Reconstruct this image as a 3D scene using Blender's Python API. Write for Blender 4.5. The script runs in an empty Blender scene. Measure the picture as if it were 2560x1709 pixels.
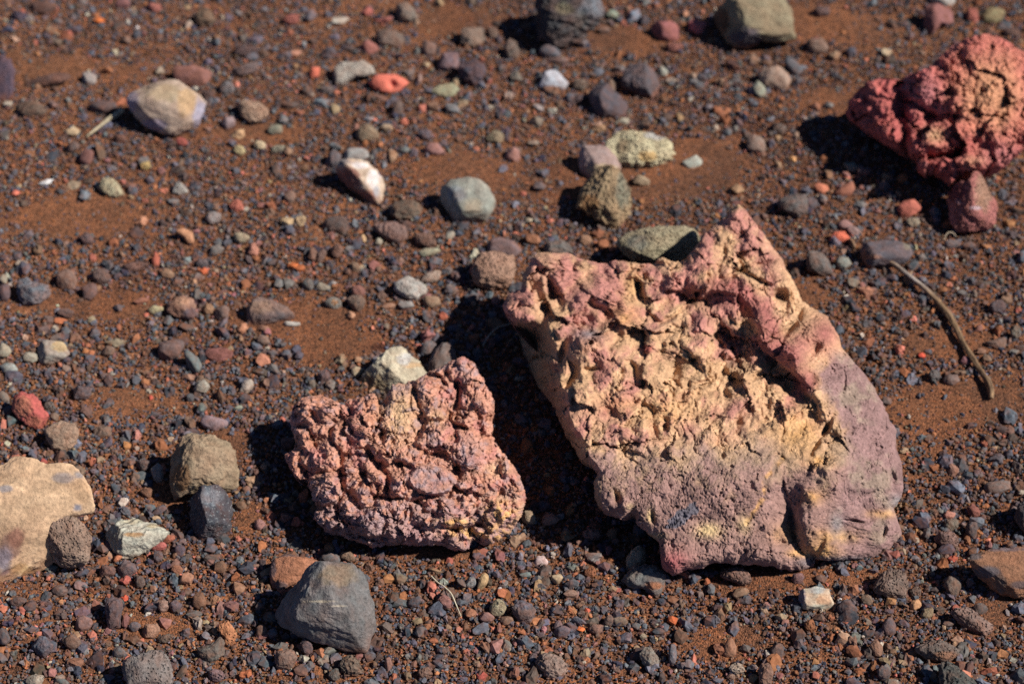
import bpy, math, random
import numpy as np
from mathutils import Vector, Matrix

random.seed(11)
rng = np.random.default_rng(11)
SC = bpy.context.scene
COL = SC.collection

# ------------------------------------------------------------------ camera
IW, IH = 2560.0, 1709.0
LENS = 70.0
F = LENS / 36.0 * IW                      # focal length in photo pixels
PITCH = math.radians(48.0)
CAM_H = 1.22
CAMP = np.array([0.0, 0.0, CAM_H])
RV = np.array([1.0, 0.0, 0.0])
VV = np.array([0.0, math.cos(PITCH), -math.sin(PITCH)])
UV = np.array([0.0, math.sin(PITCH), math.cos(PITCH)])

cam_data = bpy.data.cameras.new("camera")
cam = bpy.data.objects.new("camera", cam_data)
COL.objects.link(cam)
cam.location = CAMP
cam.rotation_euler = (math.pi / 2 - PITCH, 0, 0)
cam_data.lens = LENS
cam_data.sensor_width = 36.0
cam_data.clip_start = 0.05
cam_data.clip_end = 1000.0
cam_data.dof.use_dof = True
cam_data.dof.focus_distance = 1.43
cam_data.dof.aperture_fstop = 5.0
cam_data.dof.aperture_blades = 7
SC.camera = cam

# ------------------------------------------------------------------ light
SUN_EL = math.radians(45.0)
SUN_AZ = math.radians(6.0)                # turned from +X towards the camera
sdir = Vector((math.cos(SUN_EL) * math.cos(SUN_AZ), -math.cos(SUN_EL) * math.sin(SUN_AZ), math.sin(SUN_EL)))
world = bpy.data.worlds.new("World")
SC.world = world
world.use_nodes = True
wn = world.node_tree
wn.nodes.clear()
wo = wn.nodes.new("ShaderNodeOutputWorld")
wb = wn.nodes.new("ShaderNodeBackground")
ws = wn.nodes.new("ShaderNodeTexSky")
ws.sky_type = 'NISHITA'
ws.sun_disc = False
ws.sun_elevation = SUN_EL
ws.sun_rotation = math.pi / 2 + SUN_AZ
ws.altitude = 3000.0
ws.air_density = 0.6
ws.dust_density = 0.2
ws.ozone_density = 3.0
wb.inputs["Strength"].default_value = 0.065
wn.links.new(ws.outputs[0], wb.inputs["Color"])
wn.links.new(wb.outputs[0], wo.inputs["Surface"])

sun_data = bpy.data.lights.new("sun", 'SUN')
sun_data.energy = 5.0
sun_data.angle = math.radians(0.5)
sun_data.color = (1.0, 0.92, 0.79)
sun = bpy.data.objects.new("sun", sun_data)
COL.objects.link(sun)
sun.location = (3, -0.5, 3)
sun.rotation_euler = sdir.to_track_quat('Z', 'Y').to_euler()

SC.view_settings.view_transform = 'Standard'
SC.view_settings.look = 'None'
SC.view_settings.exposure = 0.38
SC.view_settings.gamma = 1.0
SC.view_settings.use_curve_mapping = False
SC.render.engine = 'CYCLES'
SC.cycles.max_bounces = 4
SC.cycles.diffuse_bounces = 1
SC.cycles.use_denoising = False

# ------------------------------------------------------------------ numpy noise
_perm = np.random.default_rng(5).permutation(256).astype(np.int64)
_perm = np.concatenate([_perm, _perm, _perm])
_g = np.random.default_rng(6).normal(size=(256, 3))
_g /= np.linalg.norm(_g, axis=1)[:, None]


def perlin(x, y, z=0.0):
    x = np.asarray(x, float); y = np.asarray(y, float)
    z = np.zeros_like(x) + z
    xi = np.floor(x).astype(np.int64); yi = np.floor(y).astype(np.int64); zi = np.floor(z).astype(np.int64)
    xf = x - xi; yf = y - yi; zf = z - zi
    u = xf ** 3 * (xf * (xf * 6 - 15) + 10)
    v = yf ** 3 * (yf * (yf * 6 - 15) + 10)
    w = zf ** 3 * (zf * (zf * 6 - 15) + 10)
    out = 0
    for dx in (0, 1):
        for dy in (0, 1):
            for dz in (0, 1):
                h = _perm[_perm[_perm[(xi + dx) & 255] + ((yi + dy) & 255)] + ((zi + dz) & 255)]
                g = _g[h]
                d = g[..., 0] * (xf - dx) + g[..., 1] * (yf - dy) + g[..., 2] * (zf - dz)
                out = out + d * (u if dx else 1 - u) * (v if dy else 1 - v) * (w if dz else 1 - w)
    return out * 1.5


def fbm(x, y, z=0.0, octv=4, gain=0.5):
    a, s, t = 1.0, 0.0, 0.0
    f = 1.0
    for i in range(octv):
        s = s + a * perlin(x * f + i * 17.3, y * f + i * 9.1, (z if np.isscalar(z) else z) * f + i * 5.7)
        t += a
        a *= gain
        f *= 2.03
    return s / t * 1.3


def ridged(x, y, z=0.0, octv=3):
    a, s, t, f = 1.0, 0.0, 0.0, 1.0
    for i in range(octv):
        s = s + a * (1 - np.abs(perlin(x * f + i * 31.3, y * f + 4.1 * i, z * f + i)) * 2)
        t += a; a *= 0.5; f *= 2.1
    return s / t


def billow(x, y, z=0.0, octv=3):
    """rounded lumps with sharp curved creases, 0..1"""
    a, s, t, f = 1.0, 0.0, 0.0, 1.0
    for i in range(octv):
        s = s + a * np.minimum(np.abs(perlin(x * f + i * 23.3, y * f + 7.7 * i, z * f + i * 3.1)) * 2.2, 1.2)
        t += a; a *= 0.5; f *= 2.17
    return s / t


def terrace(n, k):
    """broken, stepped version of a noise field"""
    t = n * k
    f = t - np.floor(t)
    return (np.floor(t) + sstep(0.68, 0.97, f)) / k


def _hash2(ix, iy, k):
    return _perm[_perm[(ix & 255)] + ((iy + 37 * k) & 255)] / 255.0


def worley(x, y, seed=0, jit=0.9):
    x = np.asarray(x, float); y = np.asarray(y, float)
    xi = np.floor(x).astype(np.int64); yi = np.floor(y).astype(np.int64)
    f1 = np.full(x.shape, 9.0); f2 = np.full(x.shape, 9.0); cid = np.zeros(x.shape)
    for dx in (-1, 0, 1):
        for dy in (-1, 0, 1):
            cx = xi + dx; cy = yi + dy
            px = cx + 0.5 + (_hash2(cx, cy, seed * 3 + 1) - 0.5) * jit
            py = cy + 0.5 + (_hash2(cx, cy, seed * 3 + 2) - 0.5) * jit
            d = np.sqrt((x - px) ** 2 + (y - py) ** 2)
            near = d < f1
            f2 = np.where(near, f1, np.minimum(f2, d))
            cid = np.where(near, _hash2(cx, cy, seed * 3 + 3), cid)
            f1 = np.where(near, d, f1)
    return f1, f2, cid


def facets(x, y, scale, seed, tilt, off):
    """broken faces: irregular cells, each a tilted plane at its own level; returns height and closeness to a cell edge"""
    x = x / scale; y = y / scale
    xi = np.floor(x).astype(np.int64); yi = np.floor(y).astype(np.int64)
    f1 = np.full(x.shape, 9.0); f2 = np.full(x.shape, 9.0); h = np.zeros(x.shape)
    for dx in (-1, 0, 1):
        for dy in (-1, 0, 1):
            cx = xi + dx; cy = yi + dy
            px = cx + 0.5 + (_hash2(cx, cy, seed * 7 + 1) - 0.5) * 0.95
            py = cy + 0.5 + (_hash2(cx, cy, seed * 7 + 2) - 0.5) * 0.95
            d = np.hypot(x - px, y - py)
            near = d < f1
            hh = ((_hash2(cx, cy, seed * 7 + 3) - 0.5) * 2 * (x - px) + (_hash2(cx, cy, seed * 7 + 4) - 0.5) * 2 * (y - py)) * tilt * scale + (_hash2(cx, cy, seed * 7 + 5) - 0.5) * 2 * off
            f2 = np.where(near, f1, np.minimum(f2, d))
            h = np.where(near, hh, h)
            f1 = np.where(near, d, f1)
    return h, f2 - f1


def sstep(a, b, x):
    t = np.clip((x - a) / (b - a), 0, 1)
    return t * t * (3 - 2 * t)


def lin(c):
    """sRGB 0-255 -> linear"""
    c = np.asarray(c, float) / 255.0
    return np.where(c <= 0.04045, c / 12.92, ((c + 0.055) / 1.055) ** 2.4)


ALB = 0.92            # picture colour (sunlit) -> base colour


def alb(c):
    l = lin(c) * ALB / np.array([1.05, 1.0, 0.885])
    g = l @ np.array([0.3, 0.55, 0.15])
    return l * 0.93 + g * 0.07


# ------------------------------------------------------------------ the ground and pixel rays
def ray(px, py):
    px = np.asarray(px, float); py = np.asarray(py, float)
    return VV + ((px - IW / 2) / F)[..., None] * RV + ((IH / 2 - py) / F)[..., None] * UV


def gheight(x, y, fine=True):
    h = 0.010 * fbm(x * 3.1 + 3.3, y * 3.1 + 8.7, 0.2, 2) + 0.0035 * fbm(x * 14, y * 14, 1.4, 2)
    if fine:
        h = h + 0.0011 * fbm(x * 70, y * 70, 2.1, 3)
    return h


def pix2ground(px, py):
    d = ray(px, py)
    t = CAM_H / -d[..., 2]
    for _ in range(4):
        p = CAMP + d * t[..., None]
        t = (CAM_H - gheight(p[..., 0], p[..., 1], False)) / -d[..., 2]
    return CAMP + d * t[..., None], t


def to_world(px, py, depth):
    return CAMP + ray(px, py) * np.asarray(depth, float)[..., None]


def project(P):
    q = P - CAMP
    z = q @ VV
    return IW / 2 + F * (q @ RV) / z, IH / 2 - F * (q @ UV) / z, z


# ------------------------------------------------------------------ mesh helpers
def mesh_from(name, verts, faces, mat, cols=None, smooth=True):
    me = bpy.data.meshes.new(name)
    verts = np.asarray(verts, np.float32)
    if isinstance(faces, np.ndarray) and faces.ndim == 2:
        n, k = faces.shape
        me.vertices.add(len(verts)); me.vertices.foreach_set("co", verts.ravel())
        me.loops.add(n * k); me.loops.foreach_set("vertex_index", faces.astype(np.int32).ravel())
        me.polygons.add(n)
        me.polygons.foreach_set("loop_start", np.arange(0, n * k, k, dtype=np.int32))
        me.update(calc_edges=True)
    else:
        me.from_pydata([tuple(v) for v in verts], [], faces)
    if smooth:
        me.polygons.foreach_set("use_smooth", np.ones(len(me.polygons), bool))
    if cols is not None:
        at = me.attributes.new("tint", 'FLOAT_COLOR', 'POINT')
        c4 = np.ones((len(verts), 4), np.float32); c4[:, :3] = np.clip(cols, 0.003, 0.95)
        at.data.foreach_set("color", c4.ravel())
    me.materials.append(mat)
    me.validate()
    return me


def obj_from(name, verts, faces, mat, cols=None, smooth=True, origin=None, parent=None):
    verts = np.asarray(verts, float)
    if origin is None:
        origin = np.array([verts[:, 0].mean(), verts[:, 1].mean(), verts[:, 2].min()])
    me = mesh_from(name, verts - origin, faces, mat, cols, smooth)
    o = bpy.data.objects.new(name, me)
    COL.objects.link(o)
    o.location = origin
    if parent is not None:
        o.parent = parent
        o.location = origin - np.array(parent.location)
    return o


def tag(o, label, cat, group=None):
    o["label"] = label
    o["category"] = cat
    if group:
        o["group"] = group
    return o


# ------------------------------------------------------------------ materials
def node(nt, typ, **kw):
    n = nt.nodes.new(typ)
    for k, v in kw.items():
        setattr(n, k, v)
    return n


def stone_material(name, fine=420.0, bump=0.35, ves=0.0, ves_scale=260.0, speck=0.0, rough=0.92, layers=0.0, spec_col=(0.02, 0.02, 0.025), thr=0.26):
    """tint attribute x mottling, with a fine grained relief; ves = gas-bubble pits, speck = mineral specks"""
    m = bpy.data.materials.new(name)
    m.use_nodes = True
    nt = m.node_tree
    nt.nodes.clear()
    L = nt.links.new
    out = node(nt, "ShaderNodeOutputMaterial")
    bs = node(nt, "ShaderNodeBsdfPrincipled")
    bs.inputs["Roughness"].default_value = rough
    bs.inputs["Specular IOR Level"].default_value = 0.25
    L(bs.outputs[0], out.inputs["Surface"])
    at = node(nt, "ShaderNodeAttribute", attribute_name="tint")
    geo = node(nt, "ShaderNodeNewGeometry")
    n1 = node(nt, "ShaderNodeTexNoise"); n1.inputs["Scale"].default_value = fine; n1.inputs["Detail"].default_value = 5; n1.inputs["Roughness"].default_value = 0.65
    n2 = node(nt, "ShaderNodeTexNoise"); n2.inputs["Scale"].default_value = fine * 0.22; n2.inputs["Detail"].default_value = 4
    L(geo.outputs["Position"], n1.inputs["Vector"]); L(geo.outputs["Position"], n2.inputs["Vector"])
    mr = node(nt, "ShaderNodeMapRange"); mr.inputs["From Min"].default_value = 0.25; mr.inputs["From Max"].default_value = 0.75
    mr.inputs["To Min"].default_value = 0.62; mr.inputs["To Max"].default_value = 1.38
    L(n1.outputs["Fac"], mr.inputs["Value"])
    mr2 = node(nt, "ShaderNodeMapRange"); mr2.inputs["From Min"].default_value = 0.3; mr2.inputs["From Max"].default_value = 0.7
    mr2.inputs["To Min"].default_value = 0.82; mr2.inputs["To Max"].default_value = 1.18
    L(n2.outputs["Fac"], mr2.inputs["Value"])
    mm = node(nt, "ShaderNodeMath", operation='MULTIPLY'); L(mr.outputs[0], mm.inputs[0]); L(mr2.outputs[0], mm.inputs[1])
    vm = node(nt, "ShaderNodeVectorMath", operation='SCALE'); L(at.outputs["Color"], vm.inputs[0]); L(mm.outputs[0], vm.inputs["Scale"])
    colour = vm.outputs[0]
    if speck > 0:
        vo = node(nt, "ShaderNodeTexVoronoi"); vo.inputs["Scale"].default_value = fine * 0.9
        L(geo.outputs["Position"], vo.inputs["Vector"])
        lt = node(nt, "ShaderNodeMath", operation='LESS_THAN'); lt.inputs[1].default_value = thr
        L(vo.outputs["Distance"], lt.inputs[0])
        ms = node(nt, "ShaderNodeMath", operation='MULTIPLY'); ms.inputs[1].default_value = speck; L(lt.outputs[0], ms.inputs[0])
        mx = node(nt, "ShaderNodeMix", data_type='RGBA'); L(ms.outputs[0], mx.inputs[0]); L(colour, mx.inputs[6]); mx.inputs[7].default_value = (*spec_col, 1)
        colour = mx.outputs[2]
    L(colour, bs.inputs["Base Color"])
    height = n1.outputs["Fac"]
    if layers > 0:
        tc = node(nt, "ShaderNodeTexCoord")
        wv = node(nt, "ShaderNodeTexWave"); wv.inputs["Scale"].default_value = 70; wv.inputs["Distortion"].default_value = 9; wv.inputs["Detail"].default_value = 3
        mp = node(nt, "ShaderNodeMapping"); mp.inputs["Rotation"].default_value = (0.3, 0.5, 0.9)
        L(tc.outputs["Object"], mp.inputs["Vector"]); L(mp.outputs[0], wv.inputs["Vector"])
        ml = node(nt, "ShaderNodeMath", operation='MULTIPLY_ADD'); ml.inputs[1].default_value = layers; L(wv.outputs["Fac"], ml.inputs[0]); L(height, ml.inputs[2])
        height = ml.outputs[0]
    if ves > 0:
        vv = node(nt, "ShaderNodeTexVoronoi", feature='SMOOTH_F1'); vv.inputs["Scale"].default_value = ves_scale; vv.inputs["Smoothness"].default_value = 0.3
        nz = node(nt, "ShaderNodeVectorMath", operation='SCALE'); nz.inputs["Scale"].default_value = 0.004
        L(n2.outputs["Color"], nz.inputs[0])
        ad = node(nt, "ShaderNodeVectorMath", operation='ADD'); L(geo.outputs["Position"], ad.inputs[0]); L(nz.outputs[0], ad.inputs[1])
        L(ad.outputs[0], vv.inputs["Vector"])
        mv = node(nt, "ShaderNodeMapRange"); mv.inputs["From Min"].default_value = 0.12; mv.inputs["From Max"].default_value = 0.42
        mv.inputs["To Min"].default_value = -ves; mv.inputs["To Max"].default_value = 0.0
        L(vv.outputs["Distance"], mv.inputs["Value"])
        av = node(nt, "ShaderNodeMath", operation='ADD'); L(mv.outputs[0], av.inputs[0]); L(height, av.inputs[1])
        height = av.outputs[0]
    bp = node(nt, "ShaderNodeBump"); bp.inputs["Strength"].default_value = bump * 2; bp.inputs["Distance"].default_value = 0.0016
    L(height, bp.inputs["Height"]); L(bp.outputs[0], bs.inputs["Normal"])
    return m


M = {
    'smooth': stone_material("smooth_stone", fine=520, bump=0.22),
    'rough': stone_material("rough_stone", fine=380, bump=0.55),
    'ves': stone_material("vesicular_stone", fine=420, bump=0.65, ves=0.9, ves_scale=420),
    'bigves': stone_material("coarse_vesicular_stone", fine=420, bump=0.75, ves=1.0, ves_scale=260),
    'layer': stone_material("layered_stone", fine=420, bump=0.5, layers=0.6),
    'fleck': stone_material("flecked_stone", fine=300, bump=0.3, speck=0.4, spec_col=(0.16, 0.09, 0.05), thr=0.16),
    'speck': stone_material("speckled_stone", fine=520, bump=0.3, speck=0.75),
    'crystal': stone_material("crystalline_stone", fine=480, bump=0.6, speck=0.55, spec_col=(0.30, 0.33, 0.36)),
    'scoria': stone_material("scoria", fine=360, bump=0.45, ves=0.3, ves_scale=330),
}
DUST = alb((142, 84, 52))

# ------------------------------------------------------------------ the ground sheet
SAND_PATCHES = [(130, 545, 260, 55), (120, 170, 190, 45), (640, 330, 150, 30), (760, 790, 200, 45), (330, 985, 230, 60), (860, 860, 160, 40),
                (1080, 1365, 130, 38), (890, 1480, 60, 40), (1640, 430, 270, 70), (1560, 90, 150, 40), (60, 1480, 90, 30), (2470, 1530, 80, 60),
                (2130, 1100, 60, 90), (2380, 1010, 160, 70), (2000, 740, 110, 60), (560, 1110, 60, 50), (1180, 420, 150, 60), (620, 1290, 60, 40),
                (2350, 860, 120, 60), (2050, 60, 120, 60), (2080, 250, 120, 40), (1150, 40, 120, 40), (420, 1230, 70, 40), (380, 1560, 90, 30),
                (1950, 1440, 180, 30), (1800, 1600, 120, 40), (250, 760, 200, 40)]


def sandiness(x, y):
    """1 = bare sand, 0 = packed gravel"""
    px, py, _ = project(np.stack([x, y, np.zeros_like(x)], -1))
    s = np.zeros_like(x)
    for (a, b, rx, ry) in SAND_PATCHES:
        s = np.maximum(s, np.exp(-(((px - a) / rx) ** 2 + ((py - b) / ry) ** 2)))
    n = fbm(x * 9 + 4, y * 9, 7.7, 3)
    s = s * 0.90 + 0.62 * n + 0.10 * sstep(1250, 300, py)
    return sstep(0.08, 0.78, s)


def build_ground():
    fx = np.linspace(-0.80, 0.80, 460)
    g = 0.80 * 1.22 ** np.arange(1, 28)
    xs = np.concatenate([-g[::-1], fx, g])
    fy = np.linspace(0.50, 1.95, 420)
    ys = np.concatenate([0.50 - (g[::-1] - 0.78), fy, 1.95 + (g - 0.78)])
    X, Y = np.meshgrid(xs, ys)
    near = sstep(2.4, 1.2, np.hypot(X, Y - 1.2))
    Z = gheight(X, Y, True)
    sa = sandiness(X, Y)
    px, py, pz = project(np.stack([X, Y, 0 * X], -1))
    Z = Z + near * (0.0007 * fbm(X * 210, Y * 210, 3.3, 2)) - 0.0012 * (1 - sa) * near
    far = np.hypot(X, Y) > 4
    Z = np.where(far, Z + 0.15 * fbm(X * 0.05, Y * 0.05, 0.5, 3) * np.clip((np.hypot(X, Y) - 4) / 20, 0, 1), Z)
    n1 = fbm(X * 22, Y * 22, 4.4, 4)
    n2 = fbm(X * 7, Y * 7, 9.4, 3)
    base = alb((138, 88, 59)); brown = alb((108, 73, 54)); ochre = alb((160, 105, 68))
    t = np.clip(0.5 + 1.3 * n1 + 0.5 * fbm(X * 90, Y * 90, 6.4, 3), 0, 1)[..., None]; u = np.clip(0.45 + 0.9 * n2, 0, 1)[..., None]
    c = brown * (1 - t) + base * t
    c = c * (1 - 0.35 * u) + ochre * 0.35 * u
    # damp maroon stains
    for (a, b, rx, ry) in [(1850, 312, 75, 16), (1905, 285, 60, 12), (1030, 818, 60, 10), (965, 862, 40, 14), (1270, 498, 20, 10), (195, 1035, 22, 14)]:
        q = np.exp(-((px - a) / rx) ** 2 - ((py - b) / ry) ** 2) * (0.5 + 1.2 * np.clip(fbm(X * 120, Y * 120, 1.1, 2) + 0.3, 0, 1))
        q = np.clip(q, 0, 0.8)[..., None]
        c = c * (1 - q) + alb((62, 32, 30)) * q
    ny, nx = X.shape
    idx = np.arange(nx * ny).reshape(ny, nx)
    fc = np.stack([idx[:-1, :-1], idx[:-1, 1:], idx[1:, 1:], idx[1:, :-1]], -1).reshape(-1, 4)
    # material: sandy soil with tiny grains
    m = bpy.data.materials.new("volcanic_sand")
    m.use_nodes = True
    nt = m.node_tree; nt.nodes.clear(); L = nt.links.new
    out = node(nt, "ShaderNodeOutputMaterial"); bs = node(nt, "ShaderNodeBsdfPrincipled")
    bs.inputs["Roughness"].default_value = 0.95; bs.inputs["Specular IOR Level"].default_value = 0.15
    L(bs.outputs[0], out.inputs["Surface"])
    at = node(nt, "ShaderNodeAttribute", attribute_name="tint")
    geo = node(nt, "ShaderNodeNewGeometry")
    v1 = node(nt, "ShaderNodeTexVoronoi"); v1.inputs["Scale"].default_value = 750
    L(geo.outputs["Position"], v1.inputs["Vector"])
    n3 = node(nt, "ShaderNodeTexNoise"); n3.inputs["Scale"].default_value = 300; n3.inputs["Detail"].default_value = 6; n3.inputs["Roughness"].default_value = 0.7
    L(geo.outputs["Position"], n3.inputs["Vector"])
    sp = node(nt, "ShaderNodeSeparateColor"); L(v1.outputs["Color"], sp.inputs[0])
    cr = node(nt, "ShaderNodeValToRGB")
    e = cr.color_ramp.elements
    e[0].position = 0.0; e[0].color = (0.28, 0.30, 0.36, 1)
    e[1].position = 1.0; e[1].color = (1.5, 1.4, 1.3, 1)
    for p, cc in ((0.22, (0.42, 0.44, 0.5, 1)), (0.34, (0.95, 0.95, 0.95, 1)), (0.82, (1.05, 1.02, 1.0, 1)), (0.93, (1.45, 1.2, 1.0, 1))):
        q = e.new(p); q.color = cc
    L(sp.outputs[0], cr.inputs[0])
    ml = node(nt, "ShaderNodeMix", data_type='RGBA', blend_type='MULTIPLY'); ml.inputs[0].default_value = 0.9
    L(at.outputs["Color"], ml.inputs[6]); L(cr.outputs[0], ml.inputs[7])
    mr = node(nt, "ShaderNodeMapRange"); mr.inputs["From Min"].default_value = 0.25; mr.inputs["From Max"].default_value = 0.75; mr.inputs["To Min"].default_value = 0.6; mr.inputs["To Max"].default_value = 1.35
    L(n3.outputs["Fac"], mr.inputs["Value"])
    sc = node(nt, "ShaderNodeVectorMath", operation='SCALE'); L(ml.outputs[2], sc.inputs[0]); L(mr.outputs[0], sc.inputs["Scale"])
    L(sc.outputs[0], bs.inputs["Base Color"])
    sb = node(nt, "ShaderNodeMath", operation='SUBTRACT'); L(n3.outputs["Fac"], sb.inputs[0]); L(v1.outputs["Distance"], sb.inputs[1])
    bp = node(nt, "ShaderNodeBump"); bp.inputs["Strength"].default_value = 0.9; bp.inputs["Distance"].default_value = 0.0012
    L(sb.outputs[0], bp.inputs["Height"]); L(bp.outputs[0], bs.inputs["Normal"])
    o = obj_from("ground", np.stack([X, Y, Z], -1).reshape(-1, 3), fc, m, c.reshape(-1, 3), True, origin=np.zeros(3))
    o["kind"] = "structure"
    return o


build_ground()

# ------------------------------------------------------------------ sculpted rocks (relief in rock coordinates, solid to the ground)


def poly_dist(u, v, pts):
    """distance to a polyline and side (+ = left of travel direction, image y down)"""
    best = np.full(u.shape, 1e9); side = np.zeros(u.shape)
    for (x0, y0), (x1, y1) in zip(pts[:-1], pts[1:]):
        dx, dy = x1 - x0, y1 - y0
        L2 = dx * dx + dy * dy + 1e-9
        t = np.clip(((u - x0) * dx + (v - y0) * dy) / L2, 0, 1)
        d = np.hypot(u - x0 - t * dx, v - y0 - t * dy)
        s = np.sign(dx * (v - y0) - dy * (u - x0))
        m = d < best
        best = np.where(m, d, best); side = np.where(m, s, side)
    return best, side


def blob(u, v, x, y, rx, ry, ang, h, p=2.0):
    a = math.radians(ang)
    dx, dy = u - x, v - y
    a1 = (dx * math.cos(a) - dy * math.sin(a)) / rx
    a2 = (dx * math.sin(a) + dy * math.cos(a)) / ry
    return h * np.exp(-(a1 * a1 + a2 * a2) ** (p / 2))


def groove(u, v, pts, width, depth):
    d, _ = poly_dist(u, v, pts)
    return -depth * np.exp(-(d / width) ** 2)


def radial(poly, cx, cy, n=1440, smooth=3):
    """outline -> radius per angle (image up is +y)"""
    poly = np.asarray(poly, float)
    x = poly[:, 0] - cx; y = -(poly[:, 1] - cy)
    th = np.linspace(0, 2 * math.pi, n, endpoint=False)
    r = np.zeros(n)
    c, s = np.cos(th), np.sin(th)
    for i in range(len(x)):
        j = (i + 1) % len(x)
        ex, ey = x[j] - x[i], y[j] - y[i]
        den = c * ey - s * ex
        with np.errstate(divide='ignore', invalid='ignore'):
            t = (x[i] * ey - y[i] * ex) / den
            q = np.where(np.abs(ex) > np.abs(ey), (t * c - x[i]) / (ex if ex else 1e-9), (t * s - y[i]) / (ey if ey else 1e-9))
        ok = (np.abs(den) > 1e-9) & (t > 0) & (q >= -1e-4) & (q <= 1.0001)
        r = np.where(ok, np.maximum(r, t), r)
    if (r == 0).any():
        good = r > 0
        r = np.interp(th, th[good], r[good], period=2 * math.pi)
    for _ in range(smooth):
        r = (np.roll(r, 1) + r + np.roll(r, -1)) / 3
    return th, r


def relief_rock(name, outline, center, yref, wfun, colfun, mat, N=300, edge=60.0, w0=50.0, foot=0.55, jag=2.5, fine=2.0, seed=0, bury=0.012, xref=None):
    cx, cy = center
    th, r = radial(outline, cx, cy, 2880, 4)
    r = r + jag * (fbm(np.cos(th) * 14, np.sin(th) * 14, seed, 4) * 2) * np.minimum(1, r / 200)
    g = np.linspace(-1, 1, N)
    A, B = np.meshgrid(g, g)
    big = np.abs(A) >= np.abs(B)
    rho = np.where(big, np.abs(A), np.abs(B))
    with np.errstate(divide='ignore', invalid='ignore'):
        ph = np.where(big, (math.pi / 4) * (B / np.where(A == 0, 1e-9, A)), math.pi / 2 - (math.pi / 4) * (A / np.where(B == 0, 1e-9, B)))
    R = np.where(big, A, B)
    X = R * np.cos(ph); Y = R * np.sin(ph)
    T = np.mod(np.arctan2(Y, X), 2 * math.pi)
    rr = np.interp(T, th, r, period=2 * math.pi)
    rho_s = 1 - (1 - rho) ** 1.15
    u = cx + rr * rho_s * np.cos(T); v = cy - rr * rho_s * np.sin(T)
    w, info = wfun(u, v)
    de = (1 - rho_s) * rr
    k = np.clip(1 - de / edge, 0, 1)
    w = w + w0 - edge * (1 - np.sqrt(np.clip(1 - k * k, 0, 1)))
    gx = IW / 2 if xref is None else xref
    _, dref = pix2ground(np.array([gx]), np.array([yref]))
    dref = dref[0]
    P = to_world(u, v, dref - w * dref / F)
    # fine relief along the surface normal
    du = np.gradient(P, axis=1); dv = np.gradient(P, axis=0)
    nrm = np.cross(du, dv); nrm /= np.linalg.norm(nrm, axis=-1, keepdims=True) + 1e-12
    flip = np.sign((nrm * (CAMP - P)).sum(-1).mean())
    nrm *= flip
    mpp = dref / F
    q = P / mpp
    dsp = fbm(q[..., 0] / 17, q[..., 1] / 17, q[..., 2] / 17, 4) * fine * 2.2 + fbm(q[..., 0] / 5, q[..., 1] / 5, q[..., 2] / 5, 2) * fine * 0.6
    rough = info.get('rough', 1.0)
    P = P + nrm * (dsp * rough * mpp)[..., None]
    cols = colfun(u, v, w, info)
    verts = P.reshape(-1, 3)
    idx = np.arange(N * N).reshape(N, N)
    fc = np.stack([idx[:-1, :-1], idx[:-1, 1:], idx[1:, 1:], idx[1:, :-1]], -1).reshape(-1, 4)
    # boundary loop
    loop = np.concatenate([idx[0, :-1], idx[:-1, -1], idx[-1, :0:-1], idx[:0:-1, 0]])
    bv = verts[loop]; nb = len(loop)
    bc = cols.reshape(-1, 3)[loop]
    # footprint centre: below the rock
    gpt, _ = pix2ground(np.array([cx]), np.array([cy + 0.12 * (max(p[1] for p in outline) - cy)]))
    c3 = np.array([bv[:, 0].mean(), 0.5 * bv[:, 1].mean() + 0.5 * gpt[0, 1], 0])
    rings = 16
    allv = [verts]; allc = [cols.reshape(-1, 3)]
    prev = loop; base = len(verts); faces2 = []
    for j in range(1, rings + 1):
        t = j / rings
        s = foot * (t ** 1.3)
        pv = bv * (1 - s) + c3 * s
        zt = -bury + gheight(pv[:, 0], pv[:, 1], False)
        pv[:, 2] = np.minimum(bv[:, 2], bv[:, 2] * (1 - t) + zt * t)
        wob = 0.0045 * fbm(pv[:, 0] * 60, pv[:, 1] * 60, pv[:, 2] * 60 + seed, 3) * math.sin(math.pi * min(1, t * 1.2))
        pv[:, :2] += (pv[:, :2] - c3[:2]) / (np.linalg.norm(pv[:, :2] - c3[:2], axis=1)[:, None] + 1e-9) * wob[:, None]
        allv.append(pv)
        m = np.clip(t * 1.4, 0, 0.75)
        allc.append(bc * (1 - m) + (bc.mean(0) * 0.6 + DUST * 0.4) * m)
        cur = base + np.arange(nb); base += nb
        faces2.append(np.stack([prev, np.roll(prev, -1), np.roll(cur, -1), cur], -1))
        prev = cur
    verts = np.concatenate(allv + [np.array([[c3[0], c3[1], -bury]])]); cols2 = np.concatenate(allc + [bc.mean(0)[None]])
    fc = np.concatenate([fc] + faces2 + [np.stack([prev, np.roll(prev, -1), np.full(nb, base), np.full(nb, base)], -1)[:0]])
    tri = [(int(a), int(b), base) for a, b in zip(prev, np.roll(prev, -1))]
    # orientation: the front must face the camera
    if flip > 0:
        pass
    else:
        fc = fc[:, ::-1]; tri = [t[::-1] for t in tri]
    origin = np.array([c3[0], c3[1], 0.0])
    me = bpy.data.meshes.new(name)
    nq, nt_ = len(fc), len(tri)
    vi = np.concatenate([fc.ravel(), np.array(tri).ravel()]).astype(np.int32)
    me.vertices.add(len(verts)); me.vertices.foreach_set("co", (verts - origin).astype(np.float32).ravel())
    me.loops.add(len(vi)); me.loops.foreach_set("vertex_index", vi)
    me.polygons.add(nq + nt_)
    me.polygons.foreach_set("loop_start", np.concatenate([np.arange(nq) * 4, nq * 4 + np.arange(nt_) * 3]).astype(np.int32))
    me.update(calc_edges=True)
    me.polygons.foreach_set("use_smooth", np.ones(nq + nt_, bool))
    at = me.attributes.new("tint", 'FLOAT_COLOR', 'POINT')
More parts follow.
